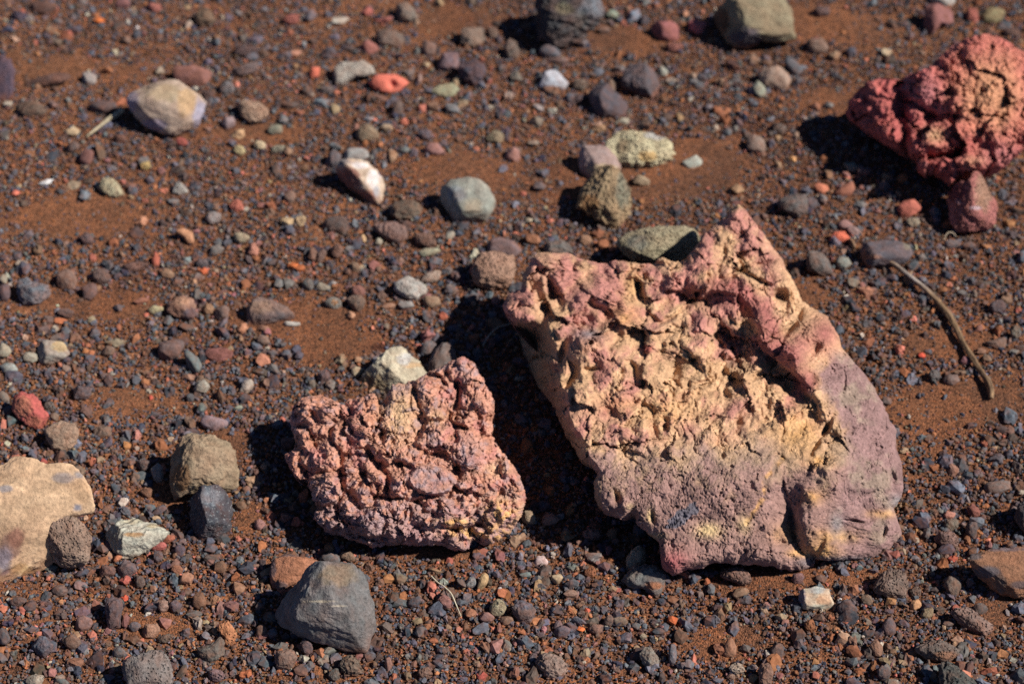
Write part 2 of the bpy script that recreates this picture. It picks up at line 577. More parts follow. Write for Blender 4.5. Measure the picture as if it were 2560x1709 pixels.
    c4 = np.ones((len(verts), 4), np.float32); c4[:, :3] = np.clip(cols2, 0.003, 0.95)
    at.data.foreach_set("color", c4.ravel())
    me.materials.append(mat)
    me.validate()
    o = bpy.data.objects.new(name, me); COL.objects.link(o); o.location = origin
    gz = bv.copy()
    FOOT.append((c3[0], c3[1], (1 - foot) * 0.5 * (np.ptp(bv[:, 0]) + np.ptp(bv[:, 1])) / 2))
    return o


FOOT = []          # (x, y, r) on the ground, kept free of loose gravel


def mixc(base, c, m):
    m = np.clip(m, 0, 1)[..., None]
    return base * (1 - m) + np.asarray(c) * m


# ---- the large yellow and pink rock.  Rock coordinates: B units
BK = 0.6124


def Bm(p):
    return (1240 + p[0] * BK, 500 + p[1] * BK)


BIG = [Bm(p) for p in [(25, 430), (45, 380), (100, 365), (110, 310), (150, 240), (190, 212), (240, 215), (290, 210), (340, 240), (420, 255), (510, 245), (580, 262),
    (640, 262), (680, 235), (730, 250), (775, 245), (820, 185), (850, 140), (900, 100), (945, 75), (960, 30), (990, 15), (1020, 40), (1055, 95), (1080, 130),
    (1120, 180), (1165, 235), (1195, 290), (1225, 350), (1250, 415), (1310, 450), (1350, 480), (1390, 545), (1420, 610), (1490, 690), (1550, 770), (1590, 860),
    (1630, 940), (1640, 1030), (1660, 1110), (1668, 1200), (1625, 1260), (1640, 1310), (1662, 1375), (1630, 1420), (1550, 1460), (1420, 1472), (1305, 1465),
    (1300, 1500), (1240, 1510), (1180, 1505), (1090, 1490), (980, 1485), (900, 1480), (790, 1510), (720, 1535), (680, 1500), (665, 1400), (610, 1350), (575, 1325),
    (565, 1285), (540, 1275), (515, 1300), (450, 1280), (400, 1220), (400, 1160), (415, 1110), (345, 1060), (290, 970), (240, 850), (160, 750), (110, 630), (85, 530), (50, 480)]]


def big_w(u, v):
    x = (u - 1240) / BK; y = (v - 500) / BK
    wx = x + 30 * fbm(x / 110, y / 110, 1.0, 4); wy = y + 30 * fbm(x / 110, y / 110, 6.0, 4)
    up = 1500 - y
    h = -0.10 * np.minimum(up, 330) - 0.85 * np.maximum(up - 400, 0) - 0.45 * np.clip(up - 330, 0, 70) + 0.0 * x
    h = h + 60 * np.exp(-((x - 800) / 700.0) ** 2)
    # left face falls away
    d, s = poly_dist(wx, wy, [(215, 515), (240, 600), (262, 700), (295, 790), (300, 880), (350, 950), (385, 1040), (420, 1105), (430, 1130)])
    inside = (s > 0) & (wy < 1150) & (wy > 480)
    h = h - np.where(inside, np.minimum(d, 260) * 3.0, 0) * sstep(480, 560, wy) * sstep(1150, 1080, wy)
    # right flank dips to the right
    d, s = poly_dist(wx, wy, [(1250, 560), (1290, 690), (1340, 800), (1400, 930), (1400, 1100), (1380, 1260), (1330, 1450)])
    h = h - np.where(s < 0, d * 0.55, 0)
    # ridge arch, undercut on its left
    rp = [(820, 385), (870, 350), (930, 350), (1000, 375), (1050, 420), (1075, 500), (1095, 580), (1160, 640), (1235, 690), (1285, 770), (1335, 870), (1375, 930)]
    d, s = poly_dist(wx, wy, rp)
    amp = (54 + 30 * fbm(x / 80, y / 80, 15.0, 2)) * (1 - 0.85 * sstep(760, 940, wy))
    prof = np.where(s > 0, np.exp(-(d / 22.0) ** 4), np.exp(-(d / 75.0) ** 2))
    h = h + amp * prof
    h = h - 26 * np.where(s > 0, np.exp(-((d - 50) / 50.0) ** 2), 0) * sstep(350, 470, wy)
    for f in [(200, 300, 110, 90, 0, 52), (115, 430, 55, 60, 0, 40), (370, 375, 110, 70, -10, 34), (360, 600, 85, 60, 0, 36), (245, 540, 45, 60, 0, 22), (600, 300, 120, 40, 0, 14),
              (450, 790, 110, 55, -10, 18), (330, 830, 60, 70, 0, 22), (840, 600, 80, 50, 20, 14), (820, 460, 60, 60, 0, 26), (1105, 490, 58, 62, 0, 54), (1340, 545, 75, 80, 30, 60),
              (1190, 610, 85, 42, -30, 44), (1160, 330, 90, 60, -30, 30), (930, 380, 90, 34, -12, 26), (990, 55, 45, 45, 0, 26), (900, 160, 70, 60, 30, 12), (520, 1000, 140, 60, 0, 16),
              (1282, 1285, 48, 85, -5, 36), (1300, 1150, 80, 40, 20, 20), (1000, 1180, 170, 90, 20, 20), (1350, 1060, 70, 60, 0, 22),
              (730, 1470, 65, 55, 0, 24), (460, 1230, 60, 55, 0, 20), (600, 640, 55, 35, 0, 10), (660, 560, 60, 40, -30, 16), (780, 930, 60, 50, 0, 16), (1010, 850, 80, 50, 0, 14), (1130, 1440, 110, 40, 0, 20)]:
        h = h + 1.3 * blob(wx, wy, *f, p=3.2)
    rough_m = sstep(1120, 940, y + 0.12 * (x - 800)) * sstep(1330, 1200, x - 0.35 * np.maximum(0, y - 700) + 0.28 * np.maximum(0, 650 - y))
    rough_m = np.maximum(rough_m, 0.9 * np.exp(-((x - 1330) / 90) ** 2 - ((y - 1040) / 140) ** 2))
    # broad hollow and pits
    for f in [(930, 800, 270, 150, 20, -24), (240, 375, 22, 50, 20, -60), (195, 430, 16, 30, 10, -34), (160, 270, 14, 34, 40, -26), (275, 610, 16, 55, -15, -46), (585, 370, 13, 45, 15, -50),
              (790, 388, 44, 34, 20, -80), (505, 570, 16, 28, -50, -26), (700, 485, 36, 10, 30, -32), (930, 560, 46, 66, -30, -52), (985, 660, 54, 84, -30, -56), (1200, 745, 110, 30, -45, -30),
              (970, 745, 18, 20, 0, -34), (688, 920, 10, 26, 0, -30), (730, 695, 14, 45, -45, -22), (940, 800, 16, 30, 20, -20), (1110, 850, 14, 18, 0, -18), (1165, 395, 28, 22, 0, -46), (1215, 500, 14, 60, -35, -40), (1130, 560, 40, 10, 30, -30), (1290, 620, 14, 50, -40, -26), (1050, 320, 60, 10, -25, -34),
              (1000, 285, 60, 9, 25, -36), (1090, 262, 40, 9, 20, -32), (930, 190, 10, 26, 0, -16), (1010, 150, 14, 26, 30, -16), (650, 265, 40, 12, 10, -40), (320, 690, 14, 34, 20, -24),
              (500, 1215, 13, 22, 0, -34), (485, 1190, 9, 12, 0, -16), (640, 1290, 9, 24, 0, -22), (1465, 1308, 32, 4.5, -8, -26), (1580, 1360, 8, 22, -10, -22), (1622, 1140, 13, 30, 10, -20),
              (1420, 760, 8, 40, -10, -14), (1300, 1010, 34, 14, 60, -40), (1350, 925, 40, 11, 60, -34), (920, 1045, 8, 10, 0, -12), (1045, 1165, 10, 20, 20, -12), (455, 470, 20, 14, 0, -18), (760, 800, 16, 12, 0, -12), (420, 440, 10, 40, 60, -30), (300, 740, 12, 36, -30, -40), (400, 690, 34, 9, 10, -22), (560, 700, 10, 34, 10, -24), (640, 480, 34, 9, -30, -26), (860, 740, 40, 10, 20, -26), (800, 650, 10, 40, 30, -22), (1060, 720, 30, 14, 30, -36)]:
        h = h + 1.5 * blob(x + 0.5 * (wx - x), y + 0.5 * (wy - y), f[0], f[1], f[2] * 1.15, f[3] * 1.15, f[4], f[5], p=2.6)
    h = h + blob(x, y, 520, 1240, 26, 24, 0, 26, 3) + blob(x, y, 616, 605, 27, 17, 10, 17, 4)
    # the gully and its shoulder
    gl = [(1200, 1040), (1185, 1130), (1200, 1240), (1212, 1330), (1235, 1400), (1290, 1470)]
    gd, gs = poly_dist(wx, wy, gl)
    h = h - np.where(gs > 0, 66 * np.exp(-(gd / 95) ** 2), 50 * np.exp(-(gd / (26 + 60 * sstep(1300, 1180, wy))) ** 2)) * sstep(1030, 1230, wy) - 34 * np.exp(-(gd / 20) ** 2) * sstep(1200, 1300, wy)
    h = h + 24 * np.exp(-(poly_dist(wx, wy, [(1120, 1330), (1190, 1380), (1290, 1480)])[0] / 26) ** 2)
    h = h + groove(wx, wy, [(1175, 1060), (1100, 1140), (1090, 1220), (1030, 1300)], 12, 9)
    h = h + groove(wx, wy, [(1310, 1450), (1330, 1350), (1440, 1320), (1600, 1270)], 22, 24)
    h = h + groove(wx, wy, [(1010, 1490), (1010, 1440)], 16, 28)
    h = h - 30 * sstep(1460, 1530, wy) * sstep(1290, 1200, wx)
    rmod = sstep(-0.25, 0.3, fbm(x / 150, y / 150, 12.0, 2))
    crag = 0.55 * rmod + 0.45 * np.exp(-((x - 960) / 130) ** 2 - ((y - 640) / 170) ** 2) + 0.3 * sstep(420, 300, y)
    n2 = fbm(x / 38, y / 38, 3.3, 3)
    b1 = billow(wx / 185, wy / 185, 0.4, 2); b2 = billow(wx / 80, wy / 80, 5.4, 2)
    lump = np.clip(0.25 + 0.7 * b1 + 0.5 * (b2 - 0.4), 0, 1.2)
    h = h + rough_m * (46 * (b1 - 0.4) + (6 + 14 * rmod) * (b2 - 0.4) + 5 * n2)
    t1 = terrace(fbm(wx / 110, wy / 110, 7.3, 3), 3.0); t2 = terrace(fbm(wx / 45, wy / 45, 9.3, 3), 2.5)
    hol = np.exp(-((x - 970) / 90) ** 2 - ((y - 640) / 130) ** 2)
    h = h + rough_m * (0.25 + crag) * (22 * t1 + 6 * t2) + hol * (40 * terrace(fbm(x / 40, y / 40, 44.0, 3), 2.5))
    fx_ = x + 44 * fbm(x / 62, y / 62, 101.0, 4); fy_ = y + 44 * fbm(x / 62, y / 62, 105.0, 4)
    fa, ea = facets(fx_, fy_, 125.0, 1, 0.42, 15.0); fb, eb = facets(fx_, fy_, 52.0, 2, 0.40, 6.0)
    h = h + rough_m * (1.1 * fa + (0.15 + 0.5 * crag) * fb - 15 * sstep(0.10, 0.0, ea) * sstep(-0.2, 0.3, fbm(x / 160, y / 160, 108.0, 2)))
    h = h - rough_m * crag * 50 * sstep(0.46, 0.62, fbm(wx / 62, wy / 62, 21.0, 3))
    h = h - rough_m * 13 * sstep(0.05, 0.0, np.abs(fbm(wx / 130, wy / 130, 25.0, 4))) * sstep(-0.1, 0.3, fbm(x / 200, y / 200, 28.0, 2))
    h = h + (1 - rough_m) * (22 * fbm(x / 150, y / 150, 2.2, 3) + 5 * fbm(x / 34, y / 34, 5.5, 4))
    # gas-bubble pits of the smooth parts
    pm = sstep(-0.3, 0.4, fbm(x / 90, y / 90, 14.0, 3))
    ux = x + 7 * fbm(x / 16, y / 16, 8.0, 2); uy = y + 7 * fbm(x / 16, y / 16, 9.0, 2)
    for sc_, sd_, dep, thr, frac in ((11, 3, 5.0, 0.36, 0.5), (19, 4, 8.0, 0.32, 0.62), (38, 12, 13.0, 0.26, 0.72)):
        v1, _, vid = worley(ux / sc_, uy / sc_, sd_, 1.0)
        h = h - (1 - rough_m) * dep * (0.35 + 0.65 * pm) * sstep(thr, thr * 0.35, v1) * (vid > frac)
    h = h + (1 - rough_m) * (9 * terrace(fbm(wx / 60, wy / 60, 17.0, 4), 3.0) - 7 * sstep(0.035, 0.0, np.abs(fbm(wx / 120, wy / 120, 19.0, 4))))
    return h * BK, dict(rough=0.8 + 0.4 * rough_m, rm=rough_m, lump=lump, n2=n2, rmod=rmod, x=x, y=y)


def big_c(u, v, w, i):
    x, y, rm = i['x'], i['y'], i['rm']
    n = fbm(x / 130, y / 130, 30.0, 4); m = fbm(x / 34, y / 34, 33.0, 3); k = fbm(x / 150, y / 150, 36.0, 3)
    tan = alb((212, 166, 122)); pink = alb((188, 126, 110)); mauve = alb((150, 114, 106)); grey = alb((156, 134, 114))
    ochre = alb((210, 156, 92)); maroon = alb((166, 100, 90)); slate = alb((104, 104, 114)); rust = alb((196, 112, 72))
    c = np.zeros(u.shape + (3,)) + tan
    c = mixc(c, pink, rm * sstep(0.0, 0.45, n + 0.5 * (i['lump'] - 0.5) + 0.10 - 0.34 * np.exp(-((x - 780) / 260) ** 2 - ((y - 800) / 220) ** 2)))
    c = mixc(c, alb((176, 132, 96)), 0.4 * rm * sstep(0.05, 0.45, fbm(x / 48, y / 48, 39.0, 4)))
    c = mixc(c, alb((196, 132, 108)), 0.4 * rm * sstep(0.1, 0.4, fbm(x / 85, y / 85, 42.0, 4)))
    # pink lobes of the upper left
    for q in [(200, 290, 110, 80), (380, 380, 120, 70), (350, 590, 95, 60), (120, 430, 55, 60), (620, 290, 100, 30), (520, 800, 50, 30), (430, 870, 90, 50), (300, 850, 50, 60), (850, 470, 60, 60), (640, 520, 50, 30), (780, 930, 45, 40), (1000, 860, 60, 50), (860, 150, 50, 60), (1120, 220, 60, 90)]:
        c = mixc(c, pink * (0.92, 0.9, 0.95), 0.8 * np.exp(-((x - q[0]) / q[2]) ** 2 - ((y - q[1]) / q[3]) ** 2) * (0.9 + n))
    c = mixc(c, mauve, 0.8 * np.exp(-((x - 370) / 70) ** 2 - ((y - 550) / 30) ** 2))
    # lower mauve skin, the flank
    low = sstep(900, 1150, y + 0.10 * (x - 800) + 130 * n + 60 * m)
    c = mixc(c, grey, low * sstep(1300, 1000, y + 80 * m) * 0.9)
    c = mixc(c, mauve, 0.92 * sstep(1000, 1190, y + 150 * n + 80 * m))
    flank = sstep(0, 60, np.where(poly_dist(x, y, [(1330, 640), (1270, 700), (1310, 800), (1385, 930), (1420, 1030), (1390, 1150), (1340, 1330)])[1] < 0, 1, -1) * poly_dist(x, y, [(1330, 640), (1270, 700), (1310, 800), (1385, 930), (1420, 1030), (1390, 1150), (1340, 1330)])[0] + 25 * m) * sstep(590, 660, y)
    c = mixc(c, mauve * (1.0, 1.02, 1.05), flank)
    c = mixc(c, grey * 1.02, flank * 0.8 * sstep(0.05, 0.5, k + 0.3 * m + 0.5 * np.exp(-((x - 1440) / 60) ** 2 - ((y - 800) / 150) ** 2)))
    # the maroon ridge
    rp = [(840, 370), (930, 350), (1000, 375), (1060, 430), (1110, 500), (1130, 590), (1210, 660), (1270, 740)]
    c = mixc(c, maroon, 0.95 * np.exp(-(poly_dist(x, y, rp)[0] / 48) ** 4) * (0.9 + 0.5 * n))
    c = mixc(c, maroon, 0.95 * np.exp(-((x - 1340) / 75) ** 2 - ((y - 545) / 80) ** 2))
    c = mixc(c, maroon * 1.1, 0.8 * np.exp(-((x - 1190) / 110) ** 2 - ((y - 600) / 60) ** 2) * (0.9 + n))
    c = mixc(c, maroon * 1.1, 0.7 * np.exp(-((x - 940) / 100) ** 2 - ((y - 390) / 45) ** 2))
    c = mixc(c, rust, 0.75 * np.exp(-((x - 480) / 60) ** 2 - ((y - 835) / 40) ** 2) * (0.7 + n))
    # ochre
    for q in [(1240, 960, 90, 90, 0.9), (700, 860, 120, 70, 0.4), (560, 340, 30, 70, 0.7), (520, 480, 60, 50, 0.5), (1340, 1420, 60, 60, 0.9), (1400, 1370, 90, 26, 0.9), (1300, 1210, 40, 30, 0.7), (1330, 1060, 60, 40, 0.7), (1180, 1360, 60, 40, 0.6), (1570, 1280, 60, 18, 0.7), (1240, 1440, 50, 20, 0.7)]:
        c = mixc(c, ochre, q[4] * np.exp(-((x - q[0]) / q[2]) ** 2 - ((y - q[1]) / q[3]) ** 2) * (0.95 + 0.9 * n + 0.5 * m))
    d = poly_dist(x + 10 * m, y + 10 * n, [(1175, 1050), (1100, 1140), (1090, 1220), (1020, 1320)])[0]
    c = mixc(c, ochre, 0.8 * np.exp(-(d / 9) ** 2) * sstep(-0.3, 0.15, m))
    for q in [(880, 1350, 60, 30), (1010, 1330, 30, 40), (495, 1195, 16, 16), (630, 1290, 16, 30), (655, 1370, 40, 14), (545, 1250, 16, 14)]:
        c = mixc(c, alb((224, 190, 130)), 0.75 * np.exp(-((x - q[0]) / q[2]) ** 2 - ((y - q[1]) / q[3]) ** 2) * (0.9 + n))
    # slate patch, bluish rims, dark brown in the hollow, the red nodule
    a = math.radians(38); dx, dy = x - 770, y - 1285
    e1 = (dx * math.cos(a) - dy * math.sin(a)) / 78; e2 = (dx * math.sin(a) + dy * math.cos(a)) / 27
    c = mixc(c, slate, 0.85 * sstep(1.08, 0.96, np.sqrt(e1 ** 2 + e2 ** 2) + 0.55 * m + 0.2 * n))
    for q in [(1270, 1480, 40, 20), (1390, 1330, 30, 50), (1430, 1465, 110, 12), (1640, 1230, 30, 30), (380, 545, 40, 16)]:
        c = mixc(c, alb((128, 128, 132)), 0.6 * np.exp(-((x - q[0]) / q[2]) ** 2 - ((y - q[1]) / q[3]) ** 2))
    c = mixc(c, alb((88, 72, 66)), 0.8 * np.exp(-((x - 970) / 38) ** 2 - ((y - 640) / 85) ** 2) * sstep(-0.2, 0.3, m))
    c = mixc(c, alb((160, 84, 70)), np.exp(-(((x - 616) / 26) ** 2 + ((y - 605) / 17) ** 2) ** 2))
    c = mixc(c, alb((172, 88, 88)), 0.8 * np.exp(-((x - 720) / 70) ** 2 - ((y - 1480) / 55) ** 2))
    c = mixc(c, alb((158, 128, 96)), 0.7 * sstep(0, 40, np.where(x < 430, poly_dist(x, y, [(215, 515), (262, 700), (300, 880), (385, 1040), (430, 1130)])[1], -1) * poly_dist(x, y, [(215, 515), (262, 700), (300, 880), (385, 1040), (430, 1130)])[0]) * sstep(480, 540, y))
    return c * (1 + 0.22 * m + 0.12 * n)[..., None]


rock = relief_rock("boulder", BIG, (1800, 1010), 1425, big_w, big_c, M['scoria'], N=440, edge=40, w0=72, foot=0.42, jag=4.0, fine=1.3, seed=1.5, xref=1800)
tag(rock, "largest rock, yellow and pink with a maroon ridge and mauve lower face", "rock")

# ---- the knobby pink rock.  C units
CK = 0.3444


def Cm(p):
    return (600 + p[0] * CK, 860 + p[1] * CK)


KNOB = [(p[0] * 1.0898, p[1] * 1.0898) for p in [(675, 935), (690, 912), (735, 905), (765, 918), (790, 930), (800, 915), (830, 912), (858, 900), (872, 925), (890, 905), (900, 880), (935, 876),
    (960, 868), (985, 850), (1010, 842), (1040, 825), (1065, 818), (1085, 830), (1100, 860), (1118, 885), (1135, 915), (1133, 960), (1128, 1000), (1150, 1030), (1175, 1065), (1195, 1100), (1205, 1140),
    (1198, 1180), (1170, 1220), (1140, 1240), (1115, 1252), (1088, 1238), (1075, 1258), (1045, 1264), (1015, 1250), (980, 1252), (930, 1248), (880, 1252), (850, 1254), (800, 1235), (745, 1218), (720, 1190),
    (728, 1165), (712, 1130), (706, 1100), (680, 1098), (662, 1070), (655, 1045), (672, 1030), (680, 1015), (668, 985), (666, 955)]]
KL = [(560, 470, 150, 110, 30), (480, 560, 70, 60, 14), (900, 530, 105, 130, 34), (980, 430, 60, 80, 16), (1150, 480, 130, 190, 40), (1160, 330, 100, 80, 16), (1400, 390, 150, 140, 46), (1330, 300, 80, 80, 18),
      (1630, 190, 120, 100, 40), (1720, 400, 120, 120, 40), (1620, 545, 85, 60, 34), (1410, 680, 125, 110, 52), (1640, 760, 120, 150, 40), (1090, 770, 125, 110, 46), (1040, 620, 80, 60, 22), (1250, 830, 80, 70, 22),
      (600, 1050, 130, 110, 44), (570, 830, 120, 90, 36), (470, 700, 50, 60, 18), (380, 920, 50, 80, 26), (900, 1060, 80, 90, 40), (960, 1290, 140, 105, 56), (640, 1290, 120, 60, 30), (800, 660, 110, 130, 26),
      (800, 960, 70, 70, 20), (1000, 950, 60, 70, 22), (1170, 1020, 80, 90, 30), (1120, 1180, 140, 50, 24), (1200, 1400, 220, 50, 26), (1400, 1280, 120, 60, 26), (1480, 1180, 150, 60, 22), (1650, 1260, 90, 50, 24),
      (1600, 1430, 100, 70, 46), (1890, 1180, 80, 80, 22), (1650, 1010, 80, 70, 26), (1800, 1000, 90, 90, 18), (1950, 880, 70, 80, 18), (1800, 1430, 50, 50, 22), (740, 1330, 90, 60, 20)]
KG = [[(680, 570), (655, 640), (665, 720), (730, 830)], [(930, 770), (990, 870), (1060, 940)], [(1060, 980), (1070, 1080), (1100, 1130)], [(700, 1180), (740, 1280), (830, 1390), (960, 1415), (1060, 1400)],
      [(1300, 1130), (1330, 1230), (1470, 1245)], [(1245, 260), (1265, 380), (1330, 490)], [(1570, 280), (1590, 400), (1570, 470)], [(745, 930), (735, 1040), (740, 1120)], [(440, 590), (520, 680), (640, 690)],
      [(1000, 390), (1060, 440)], [(1520, 540), (1560, 600), (1640, 620)], [(1260, 690), (1330, 580), (1480, 560)], [(1020, 690), (1040, 660)], [(1100, 850), (1180, 890), (1230, 880)], [(1540, 1030), (1640, 1090)],
      [(480, 930), (490, 1100)], [(540, 1190), (640, 1180), (730, 1140)], [(1660, 1340), (1700, 1400), (1760, 1430)], [(1450, 1320), (1560, 1330), (1740, 1320)], [(940, 1100), (1080, 1120), (1290, 1150)], [(430, 680), (420, 760), (460, 800)],
      [(1440, 240), (1470, 290)], [(800, 480), (770, 520)]]


def knob_w(u, v):
    x = (u - 600) / CK; y = (v - 860) / CK
    wx = x + 26 * fbm(x / 140, y / 140, 41.0, 3); wy = y + 26 * fbm(x / 140, y / 140, 46.0, 3)
    h = -0.58 * (1500 - y) + 130 * np.exp(-(((x - 1150) / 900) ** 2 + ((y - 900) / 700) ** 2))
    h = h - 0.12 * np.maximum(0, 900 - x) - 0.10 * np.maximum(0, x - 1600)
    # drooping front
    h = h - 160 * sstep(1230, 1520, y)
    for (a, b, rx, ry, hh) in KL:
        q = ((wx - a) / rx) ** 2 + ((wy - b) / ry) ** 2
        h = h + hh * 1.7 * np.sqrt(np.clip(1.2 - q, 0, None))
    # the flat oval nodule
    a = math.radians(-8); dx, dy = x - 1390, y - 985
    e = np.sqrt(((dx * math.cos(a) - dy * math.sin(a)) / 172) ** 2 + ((dx * math.sin(a) + dy * math.cos(a)) / 108) ** 2)
    h = h + 95 * sstep(1.06, 0.86, e + 0.05 * fbm(x / 40, y / 40, 3.0, 2))
    for p in KG:
        h = h + groove(wx, wy, p, 20, 62)
    l1 = billow(wx / 260, wy / 260, 61.0, 2); l2 = billow(wx / 105, wy / 105, 64.0, 2); l3 = billow(wx / 45, wy / 45, 67.0, 2)
    smooth = np.maximum(np.exp(-((x - 1150) / 110) ** 2 - ((y - 480) / 190) ** 2), sstep(1.1, 0.9, e))
    rz = 1 - 0.75 * smooth
    h = h + rz * (66 * (l1 - 0.4) + 22 * (l2 - 0.4) + 9 * (l3 - 0.4)) + 14 * fbm(x / 60, y / 60, 51.0, 3)
    fa, ea = facets(wx + 20 * fbm(x / 60, y / 60, 111.0, 3), wy, 150.0, 3, 0.36, 22.0); fb, eb = facets(wx, wy + 14 * fbm(x / 40, y / 40, 113.0, 3), 66.0, 4, 0.40, 9.0)
    h = h + rz * (fa + fb)
    h = h - rz * 46 * sstep(0.40, 0.62, fbm(wx / 95, wy / 95, 57.0, 3))
    h = h + rz * (22 * terrace(fbm(wx / 70, wy / 70, 71.0, 3), 2.5) + 8 * terrace(fbm(wx / 30, wy / 30, 73.0, 3), 2.5) + 34 * terrace(fbm(wx / 150, wy / 150, 75.0, 3), 2.8))
    return h * CK, dict(rough=0.9, l1=l1, l2=l2 + 0.2, e=e, sm=smooth, x=x, y=y)


def knob_c(u, v, w, i):
    x, y = i['x'], i['y']
    n = fbm(x / 150, y / 150, 60.0, 4); m = fbm(x / 50, y / 50, 63.0, 3)
    pink = alb((204, 144, 118)); slate = alb((156, 132, 132)); sand = alb((214, 174, 128)); ochre = alb((216, 162, 96)); rose = alb((194, 126, 114)); rust = alb((194, 130, 100))
    c = np.zeros(u.shape + (3,)) + pink
    c = mixc(c, rust, sstep(0.45, 0.1, i['l1']) * 0.9)
    c = mixc(c, rose, 0.8 * sstep(0.0, 0.4, n))
    c = mixc(c, sand, 0.9 * np.exp(-((x - 1160) / 130) ** 2 - ((y - 500) / 210) ** 2) + 0.6 * np.exp(-((x - 1420) / 80) ** 2 - ((y - 530) / 60) ** 2) + 0.5 * np.exp(-((x - 1850) / 120) ** 2 - ((y - 900) / 60) ** 2))
    sl = sstep(-0.05, 0.3, 0.7 * m + 0.5 * (i['l2'] - 0.62) + 0.5 * sstep(900, 1400, y) - 0.12)
    c = mixc(c, slate, 0.62 * sl)
    c = mixc(c, slate, 0.7 * sstep(1.05, 0.9, i['e']) * (0.7 + 1.0 * m))
    for (a, b, rx, ry) in [(1640, 200, 90, 40), (1650, 800, 110, 130), (590, 1060, 100, 90), (960, 1280, 120, 90), (700, 1350, 180, 60), (1160, 330, 90, 50), (1400, 690, 60, 60)]:
        c = mixc(c, slate * 0.95, 0.7 * np.exp(-((x - a) / rx) ** 2 - ((y - b) / ry) ** 2) * (0.8 + m))
    for (a, b, rx, ry) in [(1620, 1370, 150, 50), (1900, 1220, 150, 110), (1850, 1380, 120, 60), (1560, 1290, 140, 30)]:
        c = mixc(c, ochre, 0.95 * np.exp(-((x - a) / rx) ** 2 - ((y - b) / ry) ** 2) * sstep(-0.1, 0.2, m + 0.08))
    return c * (1 + 0.2 * m)[..., None]


rock = relief_rock("knobby_rock", KNOB, (1010, 1175), 1375, knob_w, knob_c, M['scoria'], N=340, edge=34, w0=92, foot=0.40, jag=3.5, fine=2.3, seed=4.5, xref=1010)
tag(rock, "knobby pink rock covered in lumps, left of the largest rock", "rock")

# ---- the red rock cut by the right edge.  T30 units
RK = 0.3635
RED = [(1920 + p[0] * RK, p[1] * RK) for p in [(520, 770), (560, 690), (640, 600), (700, 560), (780, 530), (850, 545), (900, 560), (960, 520), (1040, 490), (1130, 450), (1200, 370), (1280, 310),
    (1370, 260), (1470, 235), (1520, 240), (1600, 260), (1680, 310), (1761, 360), (1850, 430), (1920, 600), (1920, 800), (1850, 950), (1760, 1010), (1680, 1080), (1600, 1150), (1540, 1150),
    (1500, 1175), (1420, 1165), (1320, 1210), (1260, 1255), (1200, 1210), (1110, 1180), (1030, 1160), (1010, 1080), (960, 1010), (850, 980), (720, 920), (620, 860), (560, 820)]]


def red_w(u, v):
    x = (u - 1920) / RK; y = v / RK
    wx = x + 24 * fbm(x / 120, y / 120, 71.0, 3); wy = y + 24 * fbm(x / 120, y / 120, 76.0, 3)
    h = -0.60 * (1250 - y) + 210 * np.exp(-(((x - 1400) / 480) ** 2 + ((y - 620) / 380) ** 2))
    h = h - 0.45 * np.maximum(0, 900 - x)
    for f in [(770, 720, 110, 150, 10, 60), (1080, 600, 110, 120, -30, 70), (1480, 480, 210, 180, 0, 50), (1100, 1000, 120, 80, 0, 30), (1600, 800, 150, 130, 0, 30), (1300, 950, 120, 90, 0, 30), (1600, 1050, 110, 80, 20, 30)]:
        h = h + blob(wx, wy, *f)
    h = h - 130 * np.exp(-(poly_dist(wx, wy, [(900, 600), (915, 720), (930, 850), (935, 980)])[0] / 46) ** 2)
    h = h + groove(wx, wy, [(950, 690), (1040, 740), (1110, 810)], 30, 80) + groove(wx, wy, [(1160, 440), (1210, 470)], 26, 60)
    h = h + groove(wx, wy, [(1010, 1080), (1110, 1080), (1180, 1070), (1330, 1055)], 26, 95)
    h = h + 70 * np.exp(-(poly_dist(wx, wy, [(1080, 1165), (1250, 1130), (1440, 1130)])[0] / 52) ** 4)
    for f in [(1250, 640, 34, 40, 20, -70), (1290, 800, 40, 26, -30, -70), (1345, 665, 14, 16, 0, -40), (1420, 975, 24, 14, 0, -44), (1100, 890, 26, 26, 0, -30), (1555, 590, 18, 14, 0, -34), (1670, 660, 26, 16, -20, -34), (1385, 470, 12, 46, 10, -30),
              (1690, 355, 12, 10, 0, -24), (1480, 880, 16, 24, 0, -24), (1400, 770, 50, 12, 20, -24), (890, 590, 40, 20, 20, -50), (1130, 810, 30, 18, 0, -30)]:
        h = h + blob(wx, wy, *f, p=2.5)
    l1 = billow(wx / 240, wy / 240, 91.0, 2); l2 = billow(wx / 90, wy / 90, 94.0, 2)
    tanz = np.exp(-(((x - 1520) / 230) ** 2 + ((y - 600) / 260) ** 2))
    cr = 1 - 0.55 * tanz
    h = h + 40 * (l1 - 0.4) + 8 * cr * (l2 - 0.4) + 12 * fbm(x / 60, y / 60, 79.0, 3)
    h = h + cr * (40 * terrace(fbm(wx / 150, wy / 150, 81.0, 3), 3.0) + 26 * terrace(fbm(wx / 50, wy / 50, 82.0, 3), 2.5)) + 6 * terrace(fbm(wx / 24, wy / 24, 84.0, 3), 2.5)
    qx = wx + 30 * fbm(x / 70, y / 70, 121.0, 4); qy = wy + 30 * fbm(x / 70, y / 70, 123.0, 4)
    fa, ea = facets(qx, qy, 210.0, 5, 0.5, 44.0); fb, eb = facets(qx, qy, 85.0, 6, 0.45, 14.0)
    h = h + cr * (fa + fb) - 10 * sstep(0.08, 0.0, ea)
    h = h - (0.5 + 0.5 * cr) * 62 * sstep(0.40, 0.62, fbm(wx / 75, wy / 75, 83.0, 3))
    return h * RK, dict(rough=1.0, x=x, y=y, l=l1)


